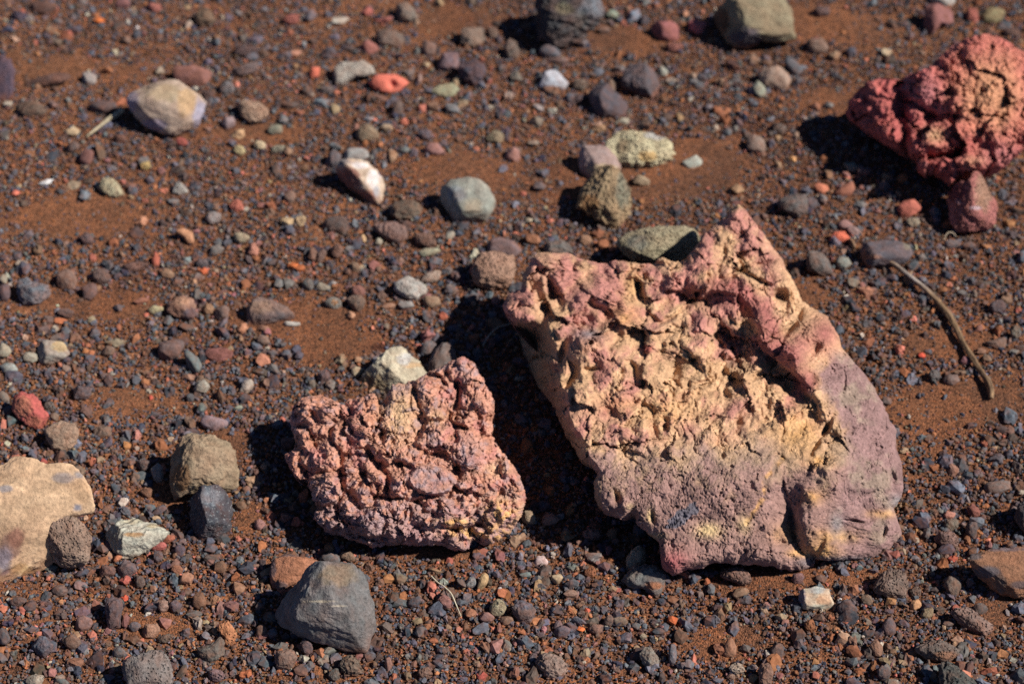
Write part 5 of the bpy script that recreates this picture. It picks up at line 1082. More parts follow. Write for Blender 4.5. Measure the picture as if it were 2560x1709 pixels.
E('22', (965, 930, 90, 55, -15, (78, 80, 86)), (555, 540, 150, 95, 0, (132, 104, 98)), (690, 540, 80, 90, 0, (126, 100, 80)), (260, 435, 125, 95, 0, (136, 110, 98)), (115, 425, 100, 110, 0, (146, 130, 106)), (310, 845, 95, 75, 0, (172, 150, 120)), (540, 800, 85, 75, 0, (150, 96, 64)), (635, 760, 80, 65, 0, (110, 86, 88)), (660, 645, 55, 80, -20, (130, 90, 94)),
  (1425, 1320, 70, 80, 30, (136, 90, 68)), (1360, 920, 75, 65, 0, (100, 100, 100)), (1610, 985, 110, 50, 0, (80, 82, 86)), (1450, 995, 50, 50, 0, (80, 84, 96)), (1570, 940, 130, 70, 15, (130, 104, 82)), (1095, 1125, 75, 70, 0, (196, 100, 58), 'bigves'), (475, 1190, 50, 38, -10, (210, 110, 58)), (518, 1060, 45, 40, 0, (190, 94, 70)),
  (665, 1130, 70, 80, 0, (106, 92, 84)), (740, 1135, 110, 65, 0, (114, 102, 86)), (570, 1190, 130, 65, 0, (124, 98, 84)), (345, 1205, 130, 90, 15, (94, 90, 96)), (510, 1350, 90, 50, 15, (146, 130, 104)), (1015, 1205, 70, 55, 0, (80, 80, 82)), (845, 1165, 70, 60, 0, (94, 94, 92)), (410, 945, 80, 60, 0, (140, 110, 94)), (1090, 990, 90, 60, 0, (130, 96, 76)),
  (200, 900, 80, 50, 0, (90, 90, 90)), (100, 815, 65, 45, 0, (114, 122, 116)), (390, 640, 70, 85, 0, (94, 92, 98)), (1250, 845, 70, 80, -40, (80, 84, 92)), (1335, 870, 50, 45, 0, (160, 92, 62)), (30, 1480, 80, 60, 0, (130, 94, 84)), (1760, 1362, 40, 55, 0, (182, 172, 156)), (415, 765, 60, 45, 0, (112, 114, 104)), (240, 850, 40, 40, 0, (168, 148, 112)), (1395, 1130, 80, 70, 0, (92, 88, 92)), (1610, 1320, 70, 60, 0, (100, 92, 86)))
# --- bottom right
S('32', [(205, 950), (240, 915), (330, 905), (350, 895), (430, 910), (445, 980), (460, 1040), (380, 1060), (300, 1040), (250, 1040), (220, 1000)], (186, 170, 140), "pale block below the largest rock", "pale green and cream squared block below the largest rock", 'smooth', T=0.75, facets=[(0.15, 0.25, 0.95, 0.4), (-0.85, -0.2, 0.5, 0.6), (0.1, -0.8, 0.6, 0.65)], angular=0.04, patch=[(225, 975, 30, 60, (108, 118, 132)), (340, 920, 50, 26, (164, 172, 160)), (380, 990, 60, 40, (198, 162, 122)), (350, 1040, 80, 20, (160, 164, 140))])
S('32', [(720, 890), (760, 820), (810, 780), (900, 775), (950, 810), (968, 870), (960, 970), (880, 980), (800, 960), (730, 940)], (126, 106, 94), "brown rough block at lower right", "brown rough block-shaped stone below the largest rock's right corner", 'ves', T=0.85, facets=[(0.2, 0.1, 0.97, 0.6), (-0.5, 0.6, 0.6, 0.6)])
S('32', [(1250, 1080), (1290, 1035), (1370, 1040), (1440, 1090), (1520, 1150), (1560, 1200), (1520, 1230), (1440, 1215), (1370, 1190), (1280, 1120)], (138, 114, 104), "mauve brown oblong stone", "mauve brown oblong stone lying diagonally at lower right", 'ves', T=0.8)
S('32', [(1000, 1320), (1090, 1265), (1170, 1255), (1280, 1275), (1325, 1300), (1325, 1380), (1260, 1410), (1160, 1400), (1080, 1390), (1020, 1350)], (112, 102, 94), "grey-brown lens stone", "grey-brown lens-shaped stone touching the black pitted corner stone", 'ves', T=0.75, patch=[(1230, 1370, 80, 26, (146, 106, 82))])
S('32', [(1170, 1460), (1190, 1410), (1260, 1410), (1330, 1460), (1400, 1520), (1440, 1600), (1300, 1640), (1180, 1600)], (82, 86, 82), "black pitted corner stone", "black pitted stone cut off by the bottom edge at far right", 'bigves', T=0.85, lumpy=0.5)
S('32', [(1380, 670), (1500, 655), (1650, 630), (1761, 620), (1900, 640), (1950, 760), (1900, 900), (1761, 915), (1690, 920), (1640, 955), (1570, 900), (1560, 850), (1480, 790), (1440, 730)], (144, 102, 74), "rust and slate slab on the right edge", "rust brown slab with slate edges cut off by the right edge", 'rough', T=0.55, facets=[(0.2, 0.4, 0.9, 0.3), (-0.5, -0.7, 0.5, 0.5)], patch=[(1500, 800, 90, 40, (88, 86, 90)), (1640, 640, 150, 16, (88, 84, 88)), (1600, 880, 40, 60, (110, 92, 80)), (1420, 690, 50, 26, (96, 88, 86)), (1720, 890, 60, 24, (92, 88, 90))], bury=0.05)
S('32', [(1690, 440), (1720, 350), (1770, 300), (1850, 290), (1950, 380), (1930, 500), (1800, 540), (1720, 510)], (82, 82, 80), "dark stone on the right edge", "dark grey rounded stone cut off by the right edge", 'rough', T=0.9)
S('32', [(1485, 200), (1530, 180), (1610, 165), (1670, 175), (1650, 220), (1590, 260), (1520, 250)], (110, 98, 92), "flat grey stone at right", "flat grey half-moon stone right of the largest rock", 'smooth', T=0.6)
S('32', [(1365, 350), (1410, 325), (1465, 375), (1440, 420), (1390, 410)], (132, 80, 74), "dull red pebble", "dull red pebble left of the dark grey right-edge stone", 'rough')
S('32', [(1205, 405), (1230, 375), (1290, 390), (1285, 430), (1230, 432)], (192, 132, 112), "pale pink pebble at right", "pale pink pebble on top of a small olive grey pile at right", 'smooth')
S('32', [(1140, 580), (1190, 520), (1270, 515), (1315, 570), (1290, 630), (1200, 610)], (130, 104, 96), "mauve rough stone at right", "mauve brown rough stone right of the largest rock's corner", 'ves', T=0.85)
S('32', [(1200, 880), (1240, 825), (1310, 830), (1335, 880), (1310, 950), (1250, 960)], (106, 94, 84), "grey blocky pebble at right", "grey-brown blocky pebble left of the rust and slate slab", 'rough')
S('32', [(1045, 1090), (1080, 1045), (1140, 1040), (1130, 1100), (1080, 1130)], (132, 114, 90), "olive wedge pebble", "olive tan wedge pebble left of the diagonal oblong stone", 'rough')
S('32', [(700, 1310), (730, 1260), (790, 1310), (780, 1370), (740, 1385)], (136, 104, 86), "brown upright pebble", "brown upright pebble left of the grey-brown lens-shaped stone", 'rough')
E('32', (1015, 935, 85, 90, 0, (106, 90, 82)), (1260, 470, 110, 85, 20, (114, 104, 92)), (1230, 640, 130, 80, 0, (76, 72, 80)), (1400, 510, 90, 110, 0, (92, 86, 84)), (1015, 1025, 90, 75, 30, (192, 142, 100)), (850, 1000, 70, 65, 20, (164, 120, 80)), (680, 985, 85, 75, 0, (120, 104, 90)), (545, 1035, 140, 110, 0, (80, 76, 80)), (210, 840, 100, 80, 0, (114, 90, 88)),
  (835, 1170, 110, 130, -20, (90, 80, 82)), (285, 1165, 75, 90, 0, (154, 100, 64)), (795, 1490, 110, 90, -30, (84, 80, 80)), (1460, 1050, 100, 80, 0, (90, 82, 80)), (1270, 705, 55, 40, 0, (180, 84, 70)), (930, 655, 35, 50, 0, (170, 156, 130)), (1160, 690, 50, 45, 0, (122, 124, 120)), (495, 983, 22, 14, 0, (222, 220, 214)), (590, 920, 70, 65, 0, (150, 100, 74)),
  (1030, 465, 80, 40, 10, (134, 110, 108)), (1525, 1480, 110, 50, 0, (144, 84, 64)), (580, 1270, 55, 85, 0, (124, 92, 76)), (210, 1290, 65, 65, 0, (90, 86, 88)), (65, 1335, 100, 100, 0, (98, 84, 80)), (600, 755, 60, 40, 0, (144, 100, 94)), (350, 840, 90, 70, 0, (114, 90, 80)), (330, 1510, 50, 60, 0, (164, 100, 84)), (860, 1555, 80, 50, 0, (124, 114, 102)), (1240, 1150, 60, 50, 0, (104, 88, 80)))

# ------------------------------------------------------------------ build the stones
import bmesh
_ico = {}


def ico(k):
    if k not in _ico:
        bm = bmesh.new()
        bmesh.ops.create_icosphere(bm, subdivisions=k, radius=1.0)
        bm.verts.ensure_lookup_table()
        _ico[k] = (np.array([v.co[:] for v in bm.verts]), np.array([[v.index for v in f.verts] for f in bm.faces]))
        bm.free()
    return _ico[k]


def rand_outline(cx, cy, w, h, ang, r):
    n = r.integers(6, 10)
    th = (np.arange(n) + r.uniform(-0.32, 0.32, n)) * 2 * math.pi / n
    rad = r.uniform(0.86, 1.12, n)
    x = np.cos(th) * rad * w / 2; y = np.sin(th) * rad * h / 2
    a = math.radians(ang)
    return [(cx + x[i] * math.cos(a) - y[i] * math.sin(a), cy - (x[i] * math.sin(a) + y[i] * math.cos(a))) for i in range(n)]


def poly_area(p):
    p = np.asarray(p)
    return 0.5 * abs(np.dot(p[:, 0], np.roll(p[:, 1], -1)) - np.dot(p[:, 1], np.roll(p[:, 0], -1)))


def centroid(p):
    p = np.asarray(p, float)
    x, y = p[:, 0], p[:, 1]
    c = x * np.roll(y, -1) - np.roll(x, -1) * y
    A = c.sum() / 2
    return ((x + np.roll(x, -1)) * c).sum() / (6 * A), ((y + np.roll(y, -1)) * c).sum() / (6 * A)


def make_stone(i, st, name):
    r = np.random.default_rng(1000 + i)
    poly = st['poly']
    cx, cy = centroid(poly)
    th, rr = radial(poly, cx, cy, 720, 5 if len(poly) > 9 else 12)
    a = math.sqrt(poly_area(poly) / math.pi)
    k = 6 if a > 62 else 5 if a > 24 else 4
    d, fc = ico(k)
    style = st['style']
    T = st.get('T', 0.8) * a * 0.82
    ang = np.mod(np.arctan2(d[:, 1], d[:, 0]), 2 * math.pi)
    ro = np.interp(ang, th, rr, period=2 * math.pi)
    lat = np.hypot(d[:, 0], d[:, 1])
    sq = 0.86                                   # slightly boxy section
    lat2 = np.sign(lat) * np.abs(lat) ** sq
    dw = np.sign(d[:, 2]) * np.abs(d[:, 2]) ** sq
    ro = ro * (1 + 0.07 * np.clip(-np.sin(ang), 0, 1))
    P = np.stack([ro * lat2 * np.cos(ang), ro * lat2 * np.sin(ang), T * dw], -1)
    soft = st.get('angular', 0.22 if 'short' in st else 0.12) + (0.12 if style == 'smooth' and not st.get('facets') and 'short' in st else 0.0)
    fac = list(st.get('facets', []))
    planes = [(np.array(f[:3]) / np.linalg.norm(f[:3]), f[3], True) for f in fac]
    for _ in range(4 if fac else 9):
        n = r.normal(size=3); n[2] = abs(n[2]) * 0.8 + 0.30; n /= np.linalg.norm(n)
        planes.append((n, r.uniform(0.72, 0.97), False))
    for _ in range(4):
        n = r.normal(size=3); n[2] = -abs(n[2]) - 0.3; n /= np.linalg.norm(n)
        planes.append((n, r.uniform(0.7, 0.95), False))
    for n, off, hard in planes:
        q = P @ n
        lim = off * a if hard else off * q.max()
        over = q > lim
        newq = lim + (q - lim) * soft
        P = np.where(over[:, None], P * (np.where(over, newq / np.maximum(q, 1e-6), 1))[:, None], P)
    s = 13.7 * (i + 1) % 251
    big = fbm(d[:, 0] * 1.4 + s, d[:, 1] * 1.4, d[:, 2] * 1.4, 2)
    mid = fbm(d[:, 0] * 4 + s, d[:, 1] * 4, d[:, 2] * 4 + 9, 3)
    ter = terrace(fbm(d[:, 0] * 2.3 + s, d[:, 1] * 2.3, d[:, 2] * 2.3 + 31, 3), 2.6)
    disp = 0.05 * big + (0.05 if style != 'smooth' else 0.03) * mid + (0.13 if style != 'smooth' else 0.07) * ter * min(1.0, 45 / a)
    if k >= 5:
        fin = fbm(P[:, 0] / 7 + s, P[:, 1] / 7, P[:, 2] / 7, 3)
        disp = disp + (1.6 if style in ('ves', 'bigves', 'rough') else 0.7) * fin / a * 1.0
        if style in ('ves', 'bigves'):
            sc = 7.0 if style == 'ves' else 11.0
            f1, _, cid = worley(P[:, 0] / sc + P[:, 2] / sc * 0.5 + s, P[:, 1] / sc + P[:, 2] / sc * 0.3, 11)
            disp = disp - (2.2 if style == 'ves' else 4.0) / a * sstep(0.42, 0.12, f1) * (cid > 0.35)
    if st.get('lumpy'):
        lm = billow(d[:, 0] * 2.2 + s, d[:, 1] * 2.2, d[:, 2] * 2.2, 3)
        disp = disp + st['lumpy'] * 0.16 * (lm - 0.4)
    if style == 'layer':
        tl = r.uniform(-0.5, 0.5)
        lay = np.sin((P[:, 1] * math.cos(tl) + P[:, 0] * math.sin(tl)) / a * 11 + 5 * mid + 3 * big)
        disp = disp + 0.014 * lay
    P = P * (1 + disp)[:, None]
    # keep the traced width and height after chipping
    pa = np.asarray(poly)
    for ax, lo_, hi_ in ((0, pa[:, 0].min() - cx, pa[:, 0].max() - cx), (1, cy - pa[:, 1].max() * 1.0, cy - pa[:, 1].min())):
        if ax == 1:
            lo_ = lo_ - 0.08 * (hi_ - lo_)
        mn_, mx_ = P[:, ax].min(), P[:, ax].max()
        P[:, ax] = lo_ + (P[:, ax] - mn_) * (hi_ - lo_) / (mx_ - mn_)
    px = cx + P[:, 0]; py = cy - P[:, 1]
    for q in st.get('pits', []):
        g = np.exp(-((px - q[0]) / q[2]) ** 2 - ((py - q[1]) / q[3]) ** 2) * (P[:, 2] > 0)
        P[:, 2] -= 0.5 * a * g
    # colour
    base = alb(st['rgb'])
    c = np.zeros((len(P), 3)) + base
    for q in st.get('patch', []):
        e = ((px - q[0]) / q[2]) ** 2 + ((py - q[1]) / q[3]) ** 2
        m = sstep(1.7, 0.5, e + 0.9 * mid + 0.4 * big)
        c = mixc(c, alb(q[4]), m * 0.92)
    c = c * (1 + 0.18 * mid + 0.12 * big)[:, None]
    tw = r.normal(size=3) * 0.03
    c = c * (1 + tw * 0.6)
    dust = np.clip(0.24 + 0.5 * fbm(d[:, 0] * 2 + s + 50, d[:, 1] * 2, d[:, 2] * 2, 3), 0, 0.5)
    c = mixc(c, DUST, dust * (0.8 if a < 40 else 0.55))
    # put it on the ground: slide along the line of sight until it rests
    _, d0 = pix2ground(np.array([cx]), np.array([cy]))
    d0 = d0[0]
    bury = st.get('bury', 0.36 if len(poly) > 5 and 'label' in st else 0.5) * a
    lo, hi = d0 * 0.75, d0 * 1.15
    sub = P[:: max(1, len(P) // 400)]
    for _ in range(22):
        D = 0.5 * (lo + hi)
        W = to_world(cx + sub[:, 0], cy - sub[:, 1], D - sub[:, 2] * D / F)
        b = W[np.argmin(W[:, 2])]
        low = W[:, 2].min() - gheight(np.array([W[:, 0].mean()]), np.array([W[:, 1].mean()]), False)[0]
        if low > -bury * D / F:
            lo = D
        else:
            hi = D
    W = to_world(cx + P[:, 0], cy - P[:, 1], D - P[:, 2] * D / F)
    z0 = gheight(np.array([W[:, 0].mean()]), np.array([W[:, 1].mean()]), False)[0]
    # dust climbs from the soil
    hh = (W[:, 2] - z0) / (a * D / F)
    c = mixc(c, DUST, 0.55 * sstep(0.35, -0.05, hh + 0.25 * mid))
    origin = np.array([W[:, 0].mean(), W[:, 1].mean(), z0])
    o = obj_from(name, W, fc, M[style], c, True, origin=origin)
    FOOT.append((origin[0], origin[1], 0.72 * a * D / F))
    return o


LAND = [("largest rock", 1780, 960), ("knobby pink rock", 1010, 1175), ("big red rock", 2400, 250), ("long brown stick", 2360, 820), ("short pale twig", 265, 318), ("pale straw", 1120, 1500)]
for i, st in enumerate(STONES):
    if 'poly' not in st:
        rr_ = np.random.default_rng(5000 + i)
        st['poly'] = rand_outline(st['c'][0], st['c'][1], st['wh'][0], st['wh'][1], st['ang'], rr_)
    st['area'] = poly_area(st['poly'])
    st['cc'] = centroid(st['poly'])
    if 'label' in st:
        LAND.append((st['short'], st['cc'][0], st['cc'][1]))


def colour_word(c):
    r, g, b = c
    mx, mn = max(c), min(c); s = (mx - mn) / mx; l = (r + g + b) / 3
    if b >= r + 4 and l < 125:
        return "slate blue" if l > 78 else "blue-black"
    if s < 0.13:
        return "charcoal" if l < 88 else "dark grey" if l < 103 else "grey" if l < 132 else "pale grey" if l < 190 else "white"
    if g >= r:
        return "greenish grey"
    h = (g - b) / (mx - mn)
    if h < 0.3:
        return ("red" if s > 0.55 and r > 165 else "salmon" if s > 0.42 and r > 140 else "pink" if l > 120 else "mauve" if s < 0.35 else "brick red")
    if h < 0.56:
        return ("orange" if s > 0.55 and r > 160 else "peach" if r > 160 else "rusty brown" if s > 0.42 else "brown" if l > 92 else "dark brown")
    return "cream" if l > 148 else "tan" if l > 116 else "olive grey"


def relation(dx, dy):
    a = math.degrees(math.atan2(-dy, dx)) % 360
    return ["right of", "upper right of", "above", "upper left of", "left of", "lower left of", "below", "lower right of"][int((a + 22.5) // 45) % 8]


named = [s_ for s_ in STONES if 'label' in s_]
small = sorted([s_ for s_ in STONES if 'label' not in s_], key=lambda q: -q['area'])
N_SINGLE = 290
singles = named + small[: N_SINGLE - len(named)]
rest = small[N_SINGLE - len(named):]
used = {s_['label'] for s_ in named}
for i, st in enumerate(STONES):
    if not any(st is q for q in singles):
        continue
    a_px = math.sqrt(st['area'] / math.pi)
    is_peb = a_px < 24
    if st['style'] is None:
        st['style'] = ['smooth', 'rough', 'smooth', 'ves', 'rough'][i % 5]
    if 'label' not in st:
        w, h = st['wh']
        shape = "flat" if w > 1.45 * h else "upright" if h > 1.35 * w else ""
        size = "small" if a_px < 12 else ""
        noun = "pebble" if is_peb else "stone"
        desc = " ".join(x for x in (size, colour_word(st['rgb']), shape, noun) if x)
        cand = sorted(LAND, key=lambda q: math.hypot(q[1] - st['cc'][0], q[2] - st['cc'][1]))
        for s_, x, y in cand:
            near = "just " if math.hypot(x - st['cc'][0], y - st['cc'][1]) < 75 else ""
            lab = f"{desc} {near}{relation(st['cc'][0] - x, st['cc'][1] - y)} the {s_}"
            if lab not in used and len(lab.split()) <= 16:
                break
        st['label'] = lab
        used.add(lab)
    o = make_stone(i, st, "pebble" if is_peb else "stone")
    tag(o, st['label'], "pebble" if is_peb else "stone", "loose pebbles on the sand" if is_peb else "loose stones on the sand")

# ------------------------------------------------------------------ twigs


def bark(name, c1, c2, scale=300):
    m = bpy.data.materials.new(name); m.use_nodes = True
    nt = m.node_tree; nt.nodes.clear(); L = nt.links.new
    out = node(nt, "ShaderNodeOutputMaterial"); bs = node(nt, "ShaderNodeBsdfPrincipled"); bs.inputs["Roughness"].default_value = 0.85; bs.inputs["Specular IOR Level"].default_value = 0.2
    L(bs.outputs[0], out.inputs["Surface"])
    at = node(nt, "ShaderNodeAttribute", attribute_name="tint")
    tc = node(nt, "ShaderNodeTexCoord")
    n = node(nt, "ShaderNodeTexNoise"); n.inputs["Scale"].default_value = scale; n.inputs["Detail"].default_value = 5
    L(tc.outputs["Object"], n.inputs["Vector"])
    mr = node(nt, "ShaderNodeMapRange"); mr.inputs["To Min"].default_value = 0.5; mr.inputs["To Max"].default_value = 1.5
    L(n.outputs["Fac"], mr.inputs["Value"])
    sc = node(nt, "ShaderNodeVectorMath", operation='SCALE'); L(at.outputs["Color"], sc.inputs[0]); L(mr.outputs[0], sc.inputs["Scale"])
    L(sc.outputs[0], bs.inputs["Base Color"])
    bp = node(nt, "ShaderNodeBump"); bp.inputs["Strength"].default_value = 0.8; bp.inputs["Distance"].default_value = 0.0008
    L(n.outputs["Fac"], bp.inputs["Height"]); L(bp.outputs[0], bs.inputs["Normal"])
    return m


def twig(name, pts, radii, lift, colf, mat, nseg=90, ns=14, groovy=0.12, seed=0.0):
    """pts: photo points on the ground; radii in mm; lift: height of the axis above the soil in mm per point"""
    pts = np.asarray(pts, float)
    g, _ = pix2ground(pts[:, 0], pts[:, 1])
    g[:, 2] += np.asarray(lift) / 1000.0
    t0 = np.linspace(0, 1, len(pts)); t = np.linspace(0, 1, nseg)
    # Catmull-Rom through the points
    C = np.zeros((nseg, 3))
    ext = np.vstack([2 * g[0] - g[1], g, 2 * g[-1] - g[-2]])
    for i, tt in enumerate(t * (len(pts) - 1)):
        j = min(int(tt), len(pts) - 2); f = tt - j
        p0, p1, p2, p3 = ext[j:j + 4]
        C[i] = 0.5 * ((2 * p1) + (-p0 + p2) * f + (2 * p0 - 5 * p1 + 4 * p2 - p3) * f * f + (-p0 + 3 * p1 - 3 * p2 + p3) * f ** 3)
    R = np.interp(t, t0, radii) / 1000.0
    tan = np.gradient(C, axis=0); tan /= np.linalg.norm(tan, axis=1)[:, None]
    side = np.cross(tan, [0, 0, 1.0]); side /= np.linalg.norm(side, axis=1)[:, None]
    up = np.cross(side, tan)
    a = np.linspace(0, 2 * math.pi, ns, endpoint=False)
    tt, aa = np.meshgrid(t, a, indexing='ij')
    rel = 1 + groovy * fbm(np.cos(aa) * 1.6 + seed, np.sin(aa) * 1.6, tt * 7, 3) + 0.5 * groovy * fbm(np.cos(aa) * 4 + seed, np.sin(aa) * 4, tt * 5, 2)
    V = C[:, None] + (side[:, None] * np.cos(aa)[..., None] + up[:, None] * np.sin(aa)[..., None]) * (R[:, None] * rel)[..., None]
    verts = V.reshape(-1, 3)
    idx = np.arange(nseg * ns).reshape(nseg, ns)
    fc = np.stack([idx[:-1], np.roll(idx[:-1], -1, 1), np.roll(idx[1:], -1, 1), idx[1:]], -1).reshape(-1, 4).tolist()
    fc.append(idx[0][::-1].tolist()); fc.append(idx[-1].tolist())
    cols = colf(tt, aa, fbm(np.cos(aa) * 2 + seed, np.sin(aa) * 2, tt * 12, 3)).reshape(-1, 3)
    return obj_from(name, verts, fc, mat, cols)


mb = bark("weathered_bark", None, None)


def T31(x, y):
    return tp('31', x, y)


def stick_col(t, a, n):
    c = np.zeros(t.shape + (3,)) + alb((132, 104, 76))
    c = mixc(c, alb((178, 166, 156)), 0.9 * np.exp(-((t - 0.17) / 0.09) ** 2) * (np.sin(a) > -0.2) + 0 * t)  # pale highlight painted into the upper side near one end
    c = mixc(c, alb((70, 50, 38)), sstep(0.0, 0.5, n) * 0.9)
    c = mixc(c, alb((168, 132, 90)), sstep(0.1, 0.5, -n) * 0.8)
    return c


o = twig("stick", [T31(790, 245), T31(870, 292), T31(960, 360), T31(1050, 430), T31(1130, 500), T31(1190, 570), T31(1250, 650), T31(1300, 740), T31(1345, 830), T31(1400, 920), T31(1460, 1010), T31(1510, 1090), T31(1528, 1160), T31(1528, 1190)],
         [1.1, 1.9, 1.9, 2.4, 2.2, 2.6, 2.6, 2.3, 2.4, 2.5, 2.4, 2.8, 2.4, 1.7], [6, 6, 6, 5.5, 5, 5, 5, 5, 4.5, 4.5, 4.5, 4.5, 4.2, 3.8], stick_col, mb, 180, 20, 0.42, 3.0)
tag(o, "long curved brown stick lying right of the largest rock", "stick")
o = twig("twig", [tp('00', 858, 795), tp('00', 830, 805), tp('00', 790, 825), tp('00', 745, 850), tp('00', 700, 880), tp('00', 650, 915), tp('00', 598, 952)],
         [1.9, 2.6, 2.3, 2.2, 1.6, 1.3, 0.6], [7, 6, 5, 4.5, 3.5, 3, 2.0], lambda t, a, n: mixc(np.zeros(t.shape + (3,)) + alb((190, 172, 138)), alb((120, 112, 92)), sstep(0.0, 0.4, n)), mb, 60, 10, 0.2, 9.0)
tag(o, "short pale twig pointing away from the flat tan stone", "twig")
o = twig("straw", [tp('12', 1203, 838), tp('12', 1250, 895), tp('12', 1300, 945), tp('12', 1345, 990), tp('12', 1380, 1055), tp('12', 1412, 1120)],
         [0.5, 0.55, 0.55, 0.5, 0.45, 0.2], [3, 5, 8, 8, 5, 3], lambda t, a, n: np.zeros(t.shape + (3,)) + alb((214, 200, 168)), mb, 50, 8, 0.08, 5.0)
tag(o, "thin pale straw lying across a mauve pebble", "straw")
o = twig("thin_twig", [tp('11', 1560, 830), tp('11', 1600, 770), tp('11', 1660, 720), tp('11', 1750, 690)],
         [0.5, 0.6, 0.6, 0.5], [3, 5, 6, 6], lambda t, a, n: np.zeros(t.shape + (3,)) + alb((176, 160, 140)), mb, 40, 8, 0.08, 7.0)
tag(o, "thin bent twig in the shadow of the largest rock", "twig")
o = twig("grass_straw", [tp('31', 1205, 100), tp('31', 1225, 75), tp('31', 1260, 72), tp('31', 1290, 88)],
         [0.4, 0.5, 0.5, 0.3], [3, 7, 7, 5], lambda t, a, n: np.zeros(t.shape + (3,)) + alb((190, 168, 140)), mb, 30, 8, 0.08, 2.0)
tag(o, "tiny curled dry straw above the long brown stick", "straw")

# ------------------------------------------------------------------ the gravel: uncountable grains, one object
PAL = [((84, 84, 90), .27), ((96, 98, 104), .18), ((90, 76, 70), .18), ((116, 90, 76), .13), ((156, 100, 68), .075), ((110, 104, 100), .07), ((150, 122, 96), .04), ((180, 106, 86), .025), ((168, 156, 138), .014), ((140, 96, 90), .03), ((58, 60, 70), .07)]


def gravel():
    def cand(n, y_bias):
        x = rng.uniform(-0.80, 0.80, n); y = rng.uniform(0.50, 1.95, n)
        return x, y
    xs, ys, rs = [], [], []
    for n, r0, r1, pw in [(21000, 0.0021, 0.0053, 2.2), (120000, 0.0011, 0.0024, 2.2), (340000, 0.0005, 0.0012, 1.4)]:
        x, y = cand(n, 0)
        px, py, _ = project(np.stack([x, y, 0 * x], -1))
        sa = sandiness(x, y)
        inside = (px > -260) & (px < IW + 260) & (py > -200) & (py < IH + 260)
        keep = rng.uniform(0, 1, n) < np.where(inside, 1.0, 0.5) * np.clip(1.05 - sa * (0.95 if r1 < 0.002 else 1.02), 0.10 if r1 < 0.002 else 0.05, 1) * (1 if r1 < 0.002 else np.clip(0.45 + 0.55 * sstep(300, 1300, py), 0, 1))
        x, y = x[keep], y[keep]
        r = r0 + (r1 - r0) * rng.uniform(0, 1, len(x)) ** pw
        xs.append(x); ys.append(y); rs.append(r)
    x = np.concatenate(xs); y = np.concatenate(ys); r = np.concatenate(rs)
    ok = np.ones(len(x), bool)
    for (fx, fy, fr) in FOOT:
        ok &= (x - fx) ** 2 + (y - fy) ** 2 > fr * fr
    x, y, r = x[ok], y[ok], r[ok]
    n = len(x)
    z = gheight(x, y, True) + r * rng.uniform(-0.40, 0.30, n)
    sc = r[:, None] * rng.uniform(0.62, 1.42, (n, 3)); sc[:, 2] *= 0.85
    rot = np.stack([rng.uniform(-0.6, 0.6, n), rng.uniform(-0.6, 0.6, n), rng.uniform(0, 6.28, n)], -1)
    pal = np.array([alb(c) for c, _ in PAL]); pw_ = np.array([w for _, w in PAL]); pw_ /= pw_.sum()
    ci = rng.choice(len(PAL), n, p=pw_)
    # the finest grains are rustier, like the sand
    rust = (rng.uniform(0, 1, n) < 0.20) & (r < 0.0013)
    ci[rust] = rng.choice([3, 4], rust.sum(), p=[0.55, 0.45])
    c = pal[ci] * np.exp(rng.normal(0, 0.20, n))[:, None] * (1 + rng.normal(0, 0.05, (n, 3)))
    # the smaller pebbles of the picture that are not single things
    ex = []
    for st in rest:
        g, D = pix2ground(np.array([st['cc'][0]]), np.array([st['cc'][1] + 0.15 * st['wh'][1]]))
        mpp = D[0] / F
        a = math.radians(st['ang'])
        ex.append((g[0, 0], g[0, 1], gheight(g[:, 0], g[:, 1], False)[0] + 0.2 * st['wh'][1] * mpp, st['wh'][0] / 2 * mpp * 1.04, st['wh'][1] / 2 * mpp * 1.15, min(st['wh']) / 2 * mpp * 0.9, a, alb(st['rgb']) * 1.02))
    if ex:
        x = np.concatenate([x, [e[0] for e in ex]]); y = np.concatenate([y, [e[1] for e in ex]]); z = np.concatenate([z, [e[2] for e in ex]])
        sc = np.vstack([sc, [[e[3], e[4], e[5]] for e in ex]]); rot = np.vstack([rot, [[0.0, 0.0, e[6]] for e in ex]]); c = np.vstack([c, [e[7] for e in ex]])
    n = len(x)
    me = bpy.data.meshes.new("gravel")
    me.vertices.add(n); me.vertices.foreach_set("co", np.stack([x, y, z], -1).astype(np.float32).ravel())
    for nm, arr in (("g_scale", sc), ("g_rot", rot), ("g_tint", np.clip(c, 0.004, 0.9))):
        at = me.attributes.new(nm, 'FLOAT_VECTOR', 'POINT'); at.data.foreach_set("vector", arr.astype(np.float32).ravel())
    me.update()
    o = bpy.data.objects.new("gravel", me); COL.objects.link(o)
    # material
    m = bpy.data.materials.new("gravel_grains"); m.use_nodes = True
    nt = m.node_tree; nt.nodes.clear(); L = nt.links.new
    out = node(nt, "ShaderNodeOutputMaterial"); bs = node(nt, "ShaderNodeBsdfPrincipled"); bs.inputs["Roughness"].default_value = 1.0; bs.inputs["Specular IOR Level"].default_value = 0.1
    L(bs.outputs[0], out.inputs["Surface"])
    at = node(nt, "ShaderNodeAttribute", attribute_name="g_tint", attribute_type='INSTANCER')
    geo = node(nt, "ShaderNodeNewGeometry")
    nz = node(nt, "ShaderNodeTexNoise"); nz.inputs["Scale"].default_value = 420; nz.inputs["Detail"].default_value = 4; nz.inputs["Roughness"].default_value = 0.65
    L(geo.outputs["Position"], nz.inputs["Vector"])
    mr = node(nt, "ShaderNodeMapRange"); mr.inputs["From Min"].default_value = 0.3; mr.inputs["From Max"].default_value = 0.7; mr.inputs["To Min"].default_value = 0.65; mr.inputs["To Max"].default_value = 1.35
    L(nz.outputs["Fac"], mr.inputs["Value"])
